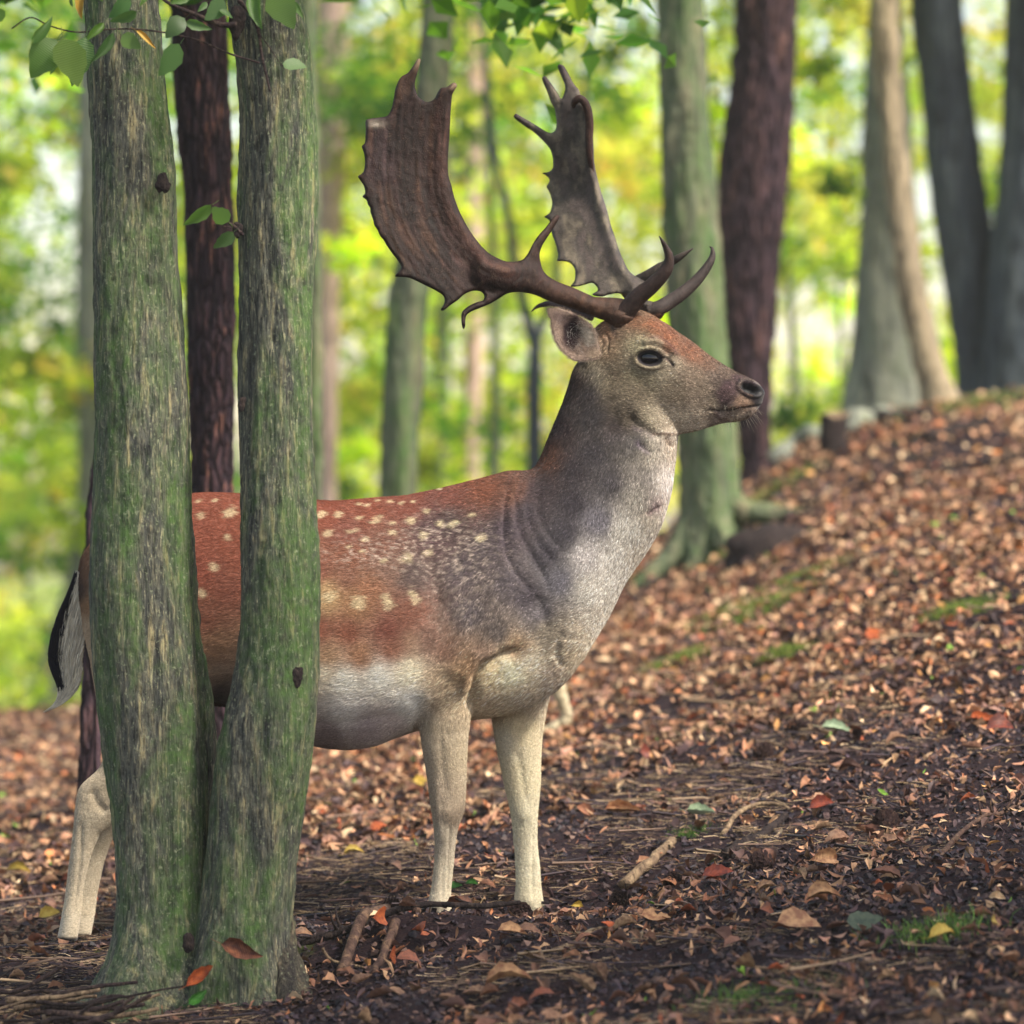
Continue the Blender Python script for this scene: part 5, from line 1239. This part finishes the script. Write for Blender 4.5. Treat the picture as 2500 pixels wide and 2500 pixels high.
tine([(645,415),(650,385),(680,362),(712,385),(735,440),(745,520),(742,620),(745,720),(762,820),(788,920)], [12,22,24,26,27,27,26,22,14,4],
     [.17,.155,.15,.15,.155,.16,.165,.17,.185,.20], (52, 34, 30), ant2)
tine([(960,1590),(1040,1530),(1120,1480),(1190,1430),(1250,1395),(1310,1360),(1398,1303)], [70,52,44,36,28,22,3], [.13,.12,.10,.09,.08,.07,.06], (64, 56, 52), ant2)
tine([(1100,1700),(1180,1680),(1250,1640),(1330,1585),(1410,1515),(1475,1435),(1515,1365),(1518,1310),(1500,1292)], [40,48,46,42,36,30,22,12,3], [.03,.035,.045,.05,.055,.06,.065,.07,.07], (56, 48, 47), ant2)
tine([(382,1700),(410,1675),(450,1658),(520,1652),(620,1680),(760,1740)], [3,10,16,20,22,24], [.22,.21,.2,.18,.14,.1], (70, 58, 60), ant2)
# pedicle fur and rough burr under each beam
for sgn, (a, b), par in ((-1, (760, 330), ant1), (1, (940, 300), ant2)):
    c0 = P(*c1([(a - 25 * (sgn < 0), b + 10)])[0], DD + sgn * .042)
    V, F = uvsphere(c0, .024, 20, 28, sc=(1.15, .95, .8))
    V = c0 + (V - c0) * (1 + .12 * fbm(V * 190, 3, 6))[:, None]
    child('burr', raw_mesh('burr', V, F, ANT, attrs={'col': lin((66, 48, 40)) * np.exp(.5 * fbm(V * 60, 3, 2))[:, None]}), par)

# ---- tail: core plus long hair, black outside and white inside
tl = c6([(400,1060),(392,1140),(375,1230),(352,1330),(335,1430),(325,1520),(335,1600),(340,1670),(315,1730),(265,1775),(215,1800)])
tr = catmull(np.column_stack([np.array(tl), [10, 12, 14, 15, 14, 12, 10, 7, 5, 3, 1]]), 50)
path = P(tr[:, 0] + 8, tr[:, 1], DD - .01)
V, F = tube(path, tr[:, 2] * K * DD, 14)
tail = child('tail', raw_mesh('tail', V, F, SKIN, attrs={'col': np.tile(lin((190, 178, 160)), (len(V), 1)), 'wet': np.zeros(len(V))}), deer)
NT = 14000
s = rng.random(NT); lat = rng.uniform(-1, 1, NT); yy = rng.uniform(-1, 1, NT)
ctr = catmull(np.column_stack([np.array(tl), [12, 22, 33, 42, 46, 46, 40, 28, 16, 8, 3]]), 400)
ix = (s ** .85 * 360).astype(int); cpt = ctr[ix]; nx = ctr[np.minimum(ix + 34, 399)]
off = lat * cpt[:, 2] * .95
rt = P(cpt[:, 0] + 8 + off, cpt[:, 1], DD - .02 + yy * .02)
offn = lat * nx[:, 2] * .8
endp = P(nx[:, 0] + 6 + offn, nx[:, 1], DD - .02 + yy * .018)
dv = endp - rt; L_ = np.linalg.norm(dv, axis=1); dv /= L_[:, None] + 1e-9
tc = np.where((lat < -.36 + .12 * rng.normal(size=NT))[:, None] & (s < .74)[:, None], lin((24, 22, 38)), lin((232, 222, 202))) * np.exp(rng.normal(0, .18, NT))[:, None]
hair_curves('tail_hair', rt, dv, np.tile([0, -1.0, 0], (NT, 1)), L_ * rng.uniform(.7, 1.15, NT), tc, tail, mat=HAIR, radius=.0005, lift=.05)
# ================================================================== THINGS ON THE GROUND
PALEW = bark_material('pale_wood', [(.3, C(160, 146, 120)), (.5, C(190, 176, 146)), (.7, C(212, 200, 172))], (8, 8, 8))
BSTICK = bark_material('brown_stick_bark', [(.3, C(58, 44, 44)), (.5, C(90, 70, 62)), (.7, C(132, 106, 84))], (14, 14, 10), bumpd=.006)
def gat(u, v):
    g = ground_at(u, v, 5.8)
    if g[1] > 20:
        x = (u - 1250) * K * 15.6; return np.array([x, 15.6, on_ground(x, 15.6)])
    return ground_at(u, v, 5.8)
def ground_stick(name, label, uvs, r0, r1, mat, cat='stick', lift=.6, seg=12, seed=1, group=None, d=None, parent=None, stubs=0):
    q = []
    for p in uvs:
        if d is None: g = gat(p[0], p[1])
        else:
            x = (p[0] - 1250) * K * d; g = np.array([x, d, on_ground(x, d)])
        q.append(g + np.array([0, 0, r0 * lift + (p[2] if len(p) > 2 else 0)]))
    path = catmull(np.array(q), max(24, len(q) * 8)); n = len(path)
    path = path + .35 * r0 * np.stack([fbm(np.stack([np.arange(n) * .3 + seed * 7 + k * 31, np.zeros(n), np.zeros(n)], 1), 3, seed) for k in range(3)], 1)
    V, F = tube(path, np.linspace(r0, r1, n), seg); V = V + (r0 * .28 * fbm(V * (0.5 / r0), 3, seed))[:, None]
    ps = [(V, F)]
    rr = np.random.default_rng(seed)
    for _ in range(stubs):
        k = rr.integers(3, n - 3); b = path[k]; dv = np.array([rr.normal(0, .5), rr.normal(0, .4), abs(rr.normal(.6, .3))]); dv /= np.linalg.norm(dv)
        ps.append(tube(np.array([b, b + dv * r0 * 3, b + dv * r0 * 6 + [.004, 0, 0]]), np.array([.5, .35, .2]) * r0, 8))
    V, F = merge(ps)
    c0 = V.mean(0)
    o = bpy.data.objects.new(name, raw_mesh(name, V - c0 if parent is None else V, F, mat)); link(o)
    if parent is None: o.location = tuple(c0); tag(o, label, cat, group)
    else: o.parent = parent; o.location = -Vector(parent.location)
    return o
ground_stick('fallen_branch', 'long black knobbly branch lying across in front of the deer\'s front hooves', [(735,2200),(800,2203),(880,2206),(960,2216,.004),(1040,2222,.01),(1120,2212,.012),(1200,2196,.016),(1272,2180,.03)], .0085, .005, DARKW, 'branch', d=7.80, seed=3, stubs=5)
ground_stick('log_piece', 'short tan debarked log piece right of the front legs', [(1522,2128),(1580,2100),(1640,2062)], .0125, .010, STICK, 'log', lift=.9, seed=4)
ground_stick('log_piece', 'dark split log half sunk in the litter in the lower right', [(1768,2072),(1840,2045),(1920,2002)], .016, .008, DARKW, 'log', lift=.7, seed=5)
ground_stick('bare_root', 'pale wavy root arching over the dark split log', [(1765,2035),(1800,2008,.01),(1850,1990,.015),(1905,1982,.01),(1935,1984)], .006, .004, STICK, 'root', lift=1, seed=6)
ground_stick('crooked_branch', 'pale crooked branch at the lower right with thin side twigs', [(2300,2100),(2345,2052,.005),(2400,2018,.01),(2450,2004,.005),(2500,1975)], .006, .003, BSTICK, 'branch', lift=1, seed=7, stubs=4)
ground_stick('long_stick', 'long dark blurred stick lying on the bright leaves right of the chest', [(1702,1754),(1800,1738),(1900,1722),(1966,1712)], .010, .006, DARKW, seed=8)
ground_stick('long_stick', 'pale curved stick just right of the far foreleg on bright leaves', [(1500,1678),(1570,1676),(1650,1662),(1765,1680)], .009, .005, STICK, seed=9)
ground_stick('thin_stick', 'thin grey stick slanting right of the front legs', [(1480,1912),(1560,1895),(1640,1880),(1700,1872)], .007, .004, DARKW, seed=10)
ground_stick('pale_branch', 'pale bent branch curling down behind the far foreleg', [(1362,1700,.13),(1372,1745,.08),(1384,1790,.03),(1372,1822,.01),(1340,1842,0),(1318,1850,0)], .019, .016, PALEW, 'branch', d=10.6, seed=11)
ground_stick('pink_stick', 'straight pinkish stick leaning on the litter behind the hind leg', [(48,2030),(110,1965),(185,1895)], .010, .007, STICK, seed=12)
ground_stick('fallen_log', 'dark log lying along the brow of the slope near the pale beech', [(2120,1028),(2180,1006),(2275,990)], .055, .035, DARKW, 'log', seed=13, lift=.3)
ground_stick('fallen_log', 'dark fallen trunk on the slope below the slate-grey trunks', [(2256,1084),(2330,1066),(2410,1050)], .036, .022, DARKW, 'log', seed=14, lift=.4)
ground_stick('fallen_log', 'long low dark log line across the upper right slope', [(2180,1172),(2300,1152),(2400,1142),(2490,1130)], .022, .018, DARKW, 'log', seed=15, lift=.3)
ground_stick('fallen_log', 'greyish log on the brow beside the small dark stump', [(1895,1098),(1940,1085),(1990,1074)], .05, .04, GREYB, 'log', seed=16, lift=.4)
ground_stick('fallen_log', 'grey log between the small dark stump and the dark brow log', [(2050,1062),(2095,1042),(2150,1022)], .06, .045, GREYB, 'log', seed=17, lift=.4)
ground_stick('broken_stick', 'thick broken reddish stick between the hornbeam and the front legs', [(938,2235,.02),(905,2275,.02),(885,2320,.012),(832,2380,0)], .0125, .011, BSTICK, seed=18, lift=.9)
ground_stick('stick_stub', 'short upright grey stick stub below the near front hoof', [(1021,2240,.028),(1019,2270,.012),(1016,2300,0)], .010, .009, BSTICK, seed=19)
ground_stick('broken_stick', 'short grey broken stick left of the orange leaf in the foreground', [(965,2325,.02),(930,2360,.012),(912,2385,0)], .010, .007, BSTICK, seed=20)
ground_stick('thin_twig', 'thin pale twig rising beside the foot of the right stem', [(787,2115,.05),(800,2170,.03),(822,2210,.02),(895,2255,.0)], .0032, .0024, STICK, 'twig', seed=21, d=7.6)
ground_stick('root_stick', 'pale twisted root stick in the middle foreground', [(1350,2345),(1400,2322,.004),(1450,2300,.008),(1395+100,2290,.01)], .006, .004, STICK, seed=22)
# brushwood heaped at the lower left
bp_ = empty('brush_pile', gat(110, 2380)); tag(bp_, 'heap of thin dark twigs at the lower left by the foot of the hornbeam', 'brushwood')
r = np.random.default_rng(12)
for k in range(46):
    u = r.uniform(-60, 330); v = r.uniform(2300, 2490); L = r.uniform(90, 330); a = r.normal(-.28, .35)
    du, dv = L * math.cos(a) / 2, L * math.sin(a) / 2; d = 7.55 - (v - 2300) * .0022; h = r.uniform(0, .05)
    w0 = r.uniform(.0025, .007)
    ground_stick('stick', None, [(u - du, 0, h + max(0, -dv * .0002)), (u, 0, h + r.uniform(0, .02)), (u + du, 0, h + r.uniform(0, .05))], w0, w0 * .6, (DARKW, TWIG, STICK)[r.choice(3, p=(.45, .4, .15))], d=d, seed=100 + k, seg=8, parent=bp_)

# pine cones
def cone_mesh(seed):
    r = np.random.default_rng(seed); ps = []
    n = 64
    for i in range(n):
        t = (i + .5) / n; a = i * 2.39996; rad = .42 * math.sin(math.pi * min(1, .12 + t * .88)) ** .8
        c = np.array([math.cos(a) * rad * .6, math.sin(a) * rad * .6, t - .5]); o = np.array([math.cos(a), math.sin(a), .55]); o /= np.linalg.norm(o)
        s = np.cross(o, [0, 0, 1.0]); s /= np.linalg.norm(s); nn = np.cross(s, o)
        L = rad * .75; w = .12
        V = np.array([c - s * w * .5, c + s * w * .5, c + o * L + s * w, c + o * (L + .05), c + o * L - s * w, c + o * L * .9 + nn * .05])
        ps.append((V, [np.array([(0, 1, 5), (1, 2, 5), (2, 3, 5), (3, 4, 5), (4, 0, 5), (1, 0, 4), (1, 4, 2), (2, 4, 3)])]))
    V, F = tube(np.array([[0, 0, -.48], [0, 0, -.2], [0, 0, .2], [0, 0, .46]]), np.array([.08, .22, .2, .04]), 8); ps.append((V, F))
    return merge(ps)
RSTICK = 0
CONEM = bark_material('cone_scales', [(.3, C(40, 30, 34)), (.5, C(62, 46, 46)), (.7, C(104, 80, 68))], (2, 2, 2))
cones = [raw_mesh('pine_cone', *cone_mesh(s), CONEM, smooth=False) for s in (1, 2)]
for k, (u, v, sz, lab) in enumerate([(1268,2250,.05,'dark pine cone just in front of the far front hoof'),(954,2212,.04,'dark pine cone beside the black branch left of the front hooves'),(1861,2098,.05,'dark pine cone below the dark split log'),(1647,2135,.045,'rounded dark pine cone left of the dark split log'),
     (1945,1815,.06,'blurred dark pine cone near the pale green leaf'),(2164,2010,.055,'dark pine cone in the right foreground near the red leaf'),(1515,2160,.05,'dark pine cone left of the tan log piece'),(1862,1866,.05,'blurred dark pine cone on the middle slope'),(1830,1432,.05,'small dark cone high on the bright slope'),(2260,1610,.06,'dark cone among bright leaves at the right')]):
    g = gat(u, v); o = bpy.data.objects.new('pine_cone', cones[k % 2]); link(o); o.location = (g[0], g[1], g[2] + sz * .28); o.scale = (sz, sz, sz); o.rotation_euler = (1.35 + .2 * math.sin(k), .3 * math.cos(k * 2), k * 1.9)
    tag(o, lab, 'pine cone')

# single coloured leaves that can be pointed at
def colour_leaf_mat(name, a, b):
    m = Mat(name); wv = m.n('TexWave', i_Vector=m.coord('Object'), i_Scale=8.0, i_Distortion=.8, wave_type='BANDS', bands_direction='X').outputs[1]
    c = m.mix(m.ramp(m.noise(m.coord('Object'), 6, 4, .6), [(.4, (0, 0, 0)), (.62, (1, 1, 1))]), C(*a), C(*b)); c = m.mix(m.math('MULTIPLY', wv, .25), c, tuple(x * .4 for x in C(*b)))
    m.principled(c, .5, m.bump(wv, .5, .01), .35); return m.m
LMATS = {'orange': colour_leaf_mat('orange_leaf', (184, 96, 48), (142, 68, 42)), 'tan': colour_leaf_mat('tan_leaf', (208, 164, 120), (150, 104, 78)), 'yellow': colour_leaf_mat('yellow_leaf_dry', (216, 190, 92), (190, 156, 66)),
         'mint': colour_leaf_mat('mint_leaf', (186, 204, 172), (158, 176, 146)), 'red': colour_leaf_mat('red_leaf', (140, 66, 46), (100, 48, 42)), 'green': colour_leaf_mat('green_ground_leaf', (84, 150, 58), (60, 118, 48)), 'dull': colour_leaf_mat('dull_leaf', (92, 104, 84), (66, 80, 70)), 'brown': colour_leaf_mat('brown_leaf', (150, 96, 70), (98, 62, 52)), 'black': colour_leaf_mat('rotted_leaf', (44, 38, 42), (30, 26, 34))}
for k, (u, v, s, yaw, tilt, mat, lab) in enumerate([
    (1075,2245,.075,.3,.2,'tan','big tan curled leaf beside the near front hoof'),(1120,2262,.07,2.4,-.3,'brown','brown curled leaf just right of the big tan one below the hoof'),
    (1016,2328,.06,1.9,.9,'orange','orange leaf standing on edge in the foreground below the hoof'),(922,2325,.06,1.3,1.1,'orange','orange leaf leaning on the broken reddish stick'),(958,2372,.05,1.4,1.2,'orange','orange leaf low beside the short grey broken stick'),
    (1000,2266,.045,1.2,.9,'red','small red leaf next to the upright stick stub'),(924,2037,.045,.4,.3,'orange','bright orange leaf left of the near foreleg'),(1026,1935,.06,.9,.7,'yellow','pale yellow leaf touching the near foreleg'),
    (863,2118,.05,-.2,.1,'yellow','yellow leaf lying flat left of the front legs'),(1408,2240,.035,.8,.9,'yellow','small yellow-green leaf right of the far front hoof'),(899,1832,.05,1.3,.8,'yellow','yellow-green leaf under the belly'),
    (2042,1828,.075,0,.35,'mint','pale mint-green leaf on the right slope'),(2139,1575,.07,.5,.5,'orange','orange leaf standing out on the bright right slope'),(1575,1870,.08,1.2,.9,'red','reddish upright leaf right of the front legs'),
    (2005,1990,.06,.3,.5,'red','vivid red-orange leaf beside the dark split log'),(2196,2084,.075,1.3,1.2,'brown','folded brown leaf standing like a cone in the lower right'),(2010,2243,.07,0,.2,'tan','rolled tan leaf in the lower right foreground'),
    (1950,2295,.085,.2,.3,'tan','long ribbed tan leaf below the rolled one'),(2300,2312,.055,.4,.2,'yellow','yellowish leaf beside the grass tuft'),(1710,2012,.065,-.2,.2,'mint','pale grey-green leaf above the moss tuft'),(2110,2278,.07,.1,.4,'dull','dull green leaf in the lower right foreground'),
    (1520,2020,.085,-.1,.4,'tan','tan leaf curled over a black hollow right of the far foreleg'),(2440,1815,.07,-.5,.4,'red','long red-brown leaf at the right edge'),(2400,1770,.065,.3,.4,'orange','orange-tan leaf near the right edge above the red-brown one'),
    (2010,2140,.075,.7,.8,'tan','broad crumpled tan leaf in the right foreground'),(1752,2150,.07,.3,.4,'red','red-tan rolled leaf right of the rounded cone'),(2425,2285,.045,1.3,.8,'yellow','small yellow-green leaf in the lower right corner'),(1112,2172,.03,.2,.5,'green','small bright green leaf behind the near front hoof'),
    (1152,2162,.034,.5,.5,'green','bright green leaf between the two front hooves'),(1320,2215,.05,-.4,.6,'tan','tan leaf against the far front hoof'),(1250,2330,.06,.1,.2,'tan','curled tan leaf below the pine cone in front'),(1240,2480,.09,-.1,.1,'tan','broad tan leaf at the bottom middle edge'),
    (1600,2275,.06,.2,.3,'tan','curled tan leaf in the middle foreground'),(120,2250,.05,.4,.4,'yellow','yellow leaf beside the hind hoof'),(45,2155,.06,.2,.5,'yellow','pale yellow leaf at the left edge'),(1820,2420,.07,2.2,.5,'tan','pale tan leaf at the bottom right of centre')]):
    V, F = big_leaf(60 + k); o = bpy.data.objects.new('fallen_leaf', raw_mesh('fallen_leaf', V, F, LMATS[mat])); link(o)
    g = gat(u, v) if v < 2455 else gat(u, 2455) ; o.location = (g[0], g[1], g[2] + .018 + .25 * s * abs(math.sin(tilt))); o.scale = (s, s, s)
    o.rotation_euler = (tilt + .35, .15 * math.sin(k * 3), yaw); tag(o, lab, 'leaf')
# leaves caught on the foot of the hornbeam
for u, v, d, s, e, mat, lab in ((590, 2318, 7.425, .085, (1.2, .3, .1), 'brown', 'withered brown leaf caught on the foot of the right stem'), (487, 2384, 7.43, .07, (1.0, -.5, .6), 'orange', 'curled orange-brown leaf caught between the two stems'), (482, 2434, 7.43, .045, (1.3, -.6, .2), 'green', 'small green leaf caught between the roots of the hornbeam')):
    V, F = big_leaf(int(u)); o = bpy.data.objects.new('caught_leaf', raw_mesh('caught_leaf', V, F, LMATS[mat])); link(o); o.location = tuple(P(u, v, d)); o.scale = (s, s, s); o.rotation_euler = e; tag(o, lab, 'leaf')

# grass and moss tufts
GR = Mat('grass_green'); GR.principled(GR.attr('col'), .6, None, .3)
def tuft(name, lab, u, v, rad, n, h, cols, seed, cat):
    r = np.random.default_rng(seed); g = gat(u, min(v, 2455)); x = g[0] + r.normal(0, rad, n); y = g[1] + r.normal(0, rad * .8, n); z = terrain(x, y)
    b = np.array([(-.03, 0, 0), (.03, 0, 0), (.10, 0, .5), (.06, .0, .52), (.3, 0, .95)]); f = np.array([(0, 1, 2), (0, 2, 3), (3, 2, 4)])
    c = lin(cols)[r.integers(0, len(cols), n)] * np.exp(r.normal(0, .25, n))[:, None]
    V, F, c = scatter([(b, f)], np.stack([x, y, z], 1), h * r.uniform(.5, 1.2, n), rotmats(r.uniform(0, 6.3, n), r.normal(0, .35, n), r.normal(0, .35, n)), c, np.zeros(n, int))
    c0 = np.array([g[0], g[1], g[2]]); o = bpy.data.objects.new(name, raw_mesh(name, V - c0, F, GR.m, smooth=False, attrs={'col': c})); link(o); o.location = tuple(c0); tag(o, lab, cat, kind='stuff')
tuft('grass_tuft', 'small green grass tuft in the lower right foreground', 2290, 2285, .05, 500, .035, [(84,120,50),(110,140,60),(70,100,44)], 1, 'grass')
tuft('moss_tuft', 'dark green moss tuft left of the dark split log', 1690, 2036, .022, 500, .016, [(60,96,34),(84,116,40)], 2, 'moss')
tuft('moss_tuft', 'bright green moss at the bottom edge right of centre', 1830, 2455, .06, 700, .02, [(76,110,44),(96,130,56)], 3, 'moss')
for k, (u, v, rd, lab) in enumerate([(1960,1415,.16,'green moss patch on the slope right of the mossy tree'),(1860,1500,.20,'moss patch in front of the mossy tree foot'),(1790,1340,.10,'bright lime moss at the foot of the mossy trunk'),(1610,1395,.18,'moss patch left of the mossy trunk foot'),(1730,1520,.16,'yellow-green moss streak on the middle slope'),
     (1650,1625,.10,'small dark moss clump on the middle slope'),(1920,1600,.07,'small lime moss clump beside a pale leaf'),(2350,985,.40,'broad moss patch at the foot of the leaning pale beech'),(1870,1210,.22,'moss and leaves on top of the rotten stump'),(2350,1495,.10,'small moss patch at the right')]):
    g = gat(u, v)
    tuft('moss_patch', lab, u, v, rd * .45, 2200, .03, [(96,116,44),(118,132,52),(80,100,40)], 20 + k, 'moss')
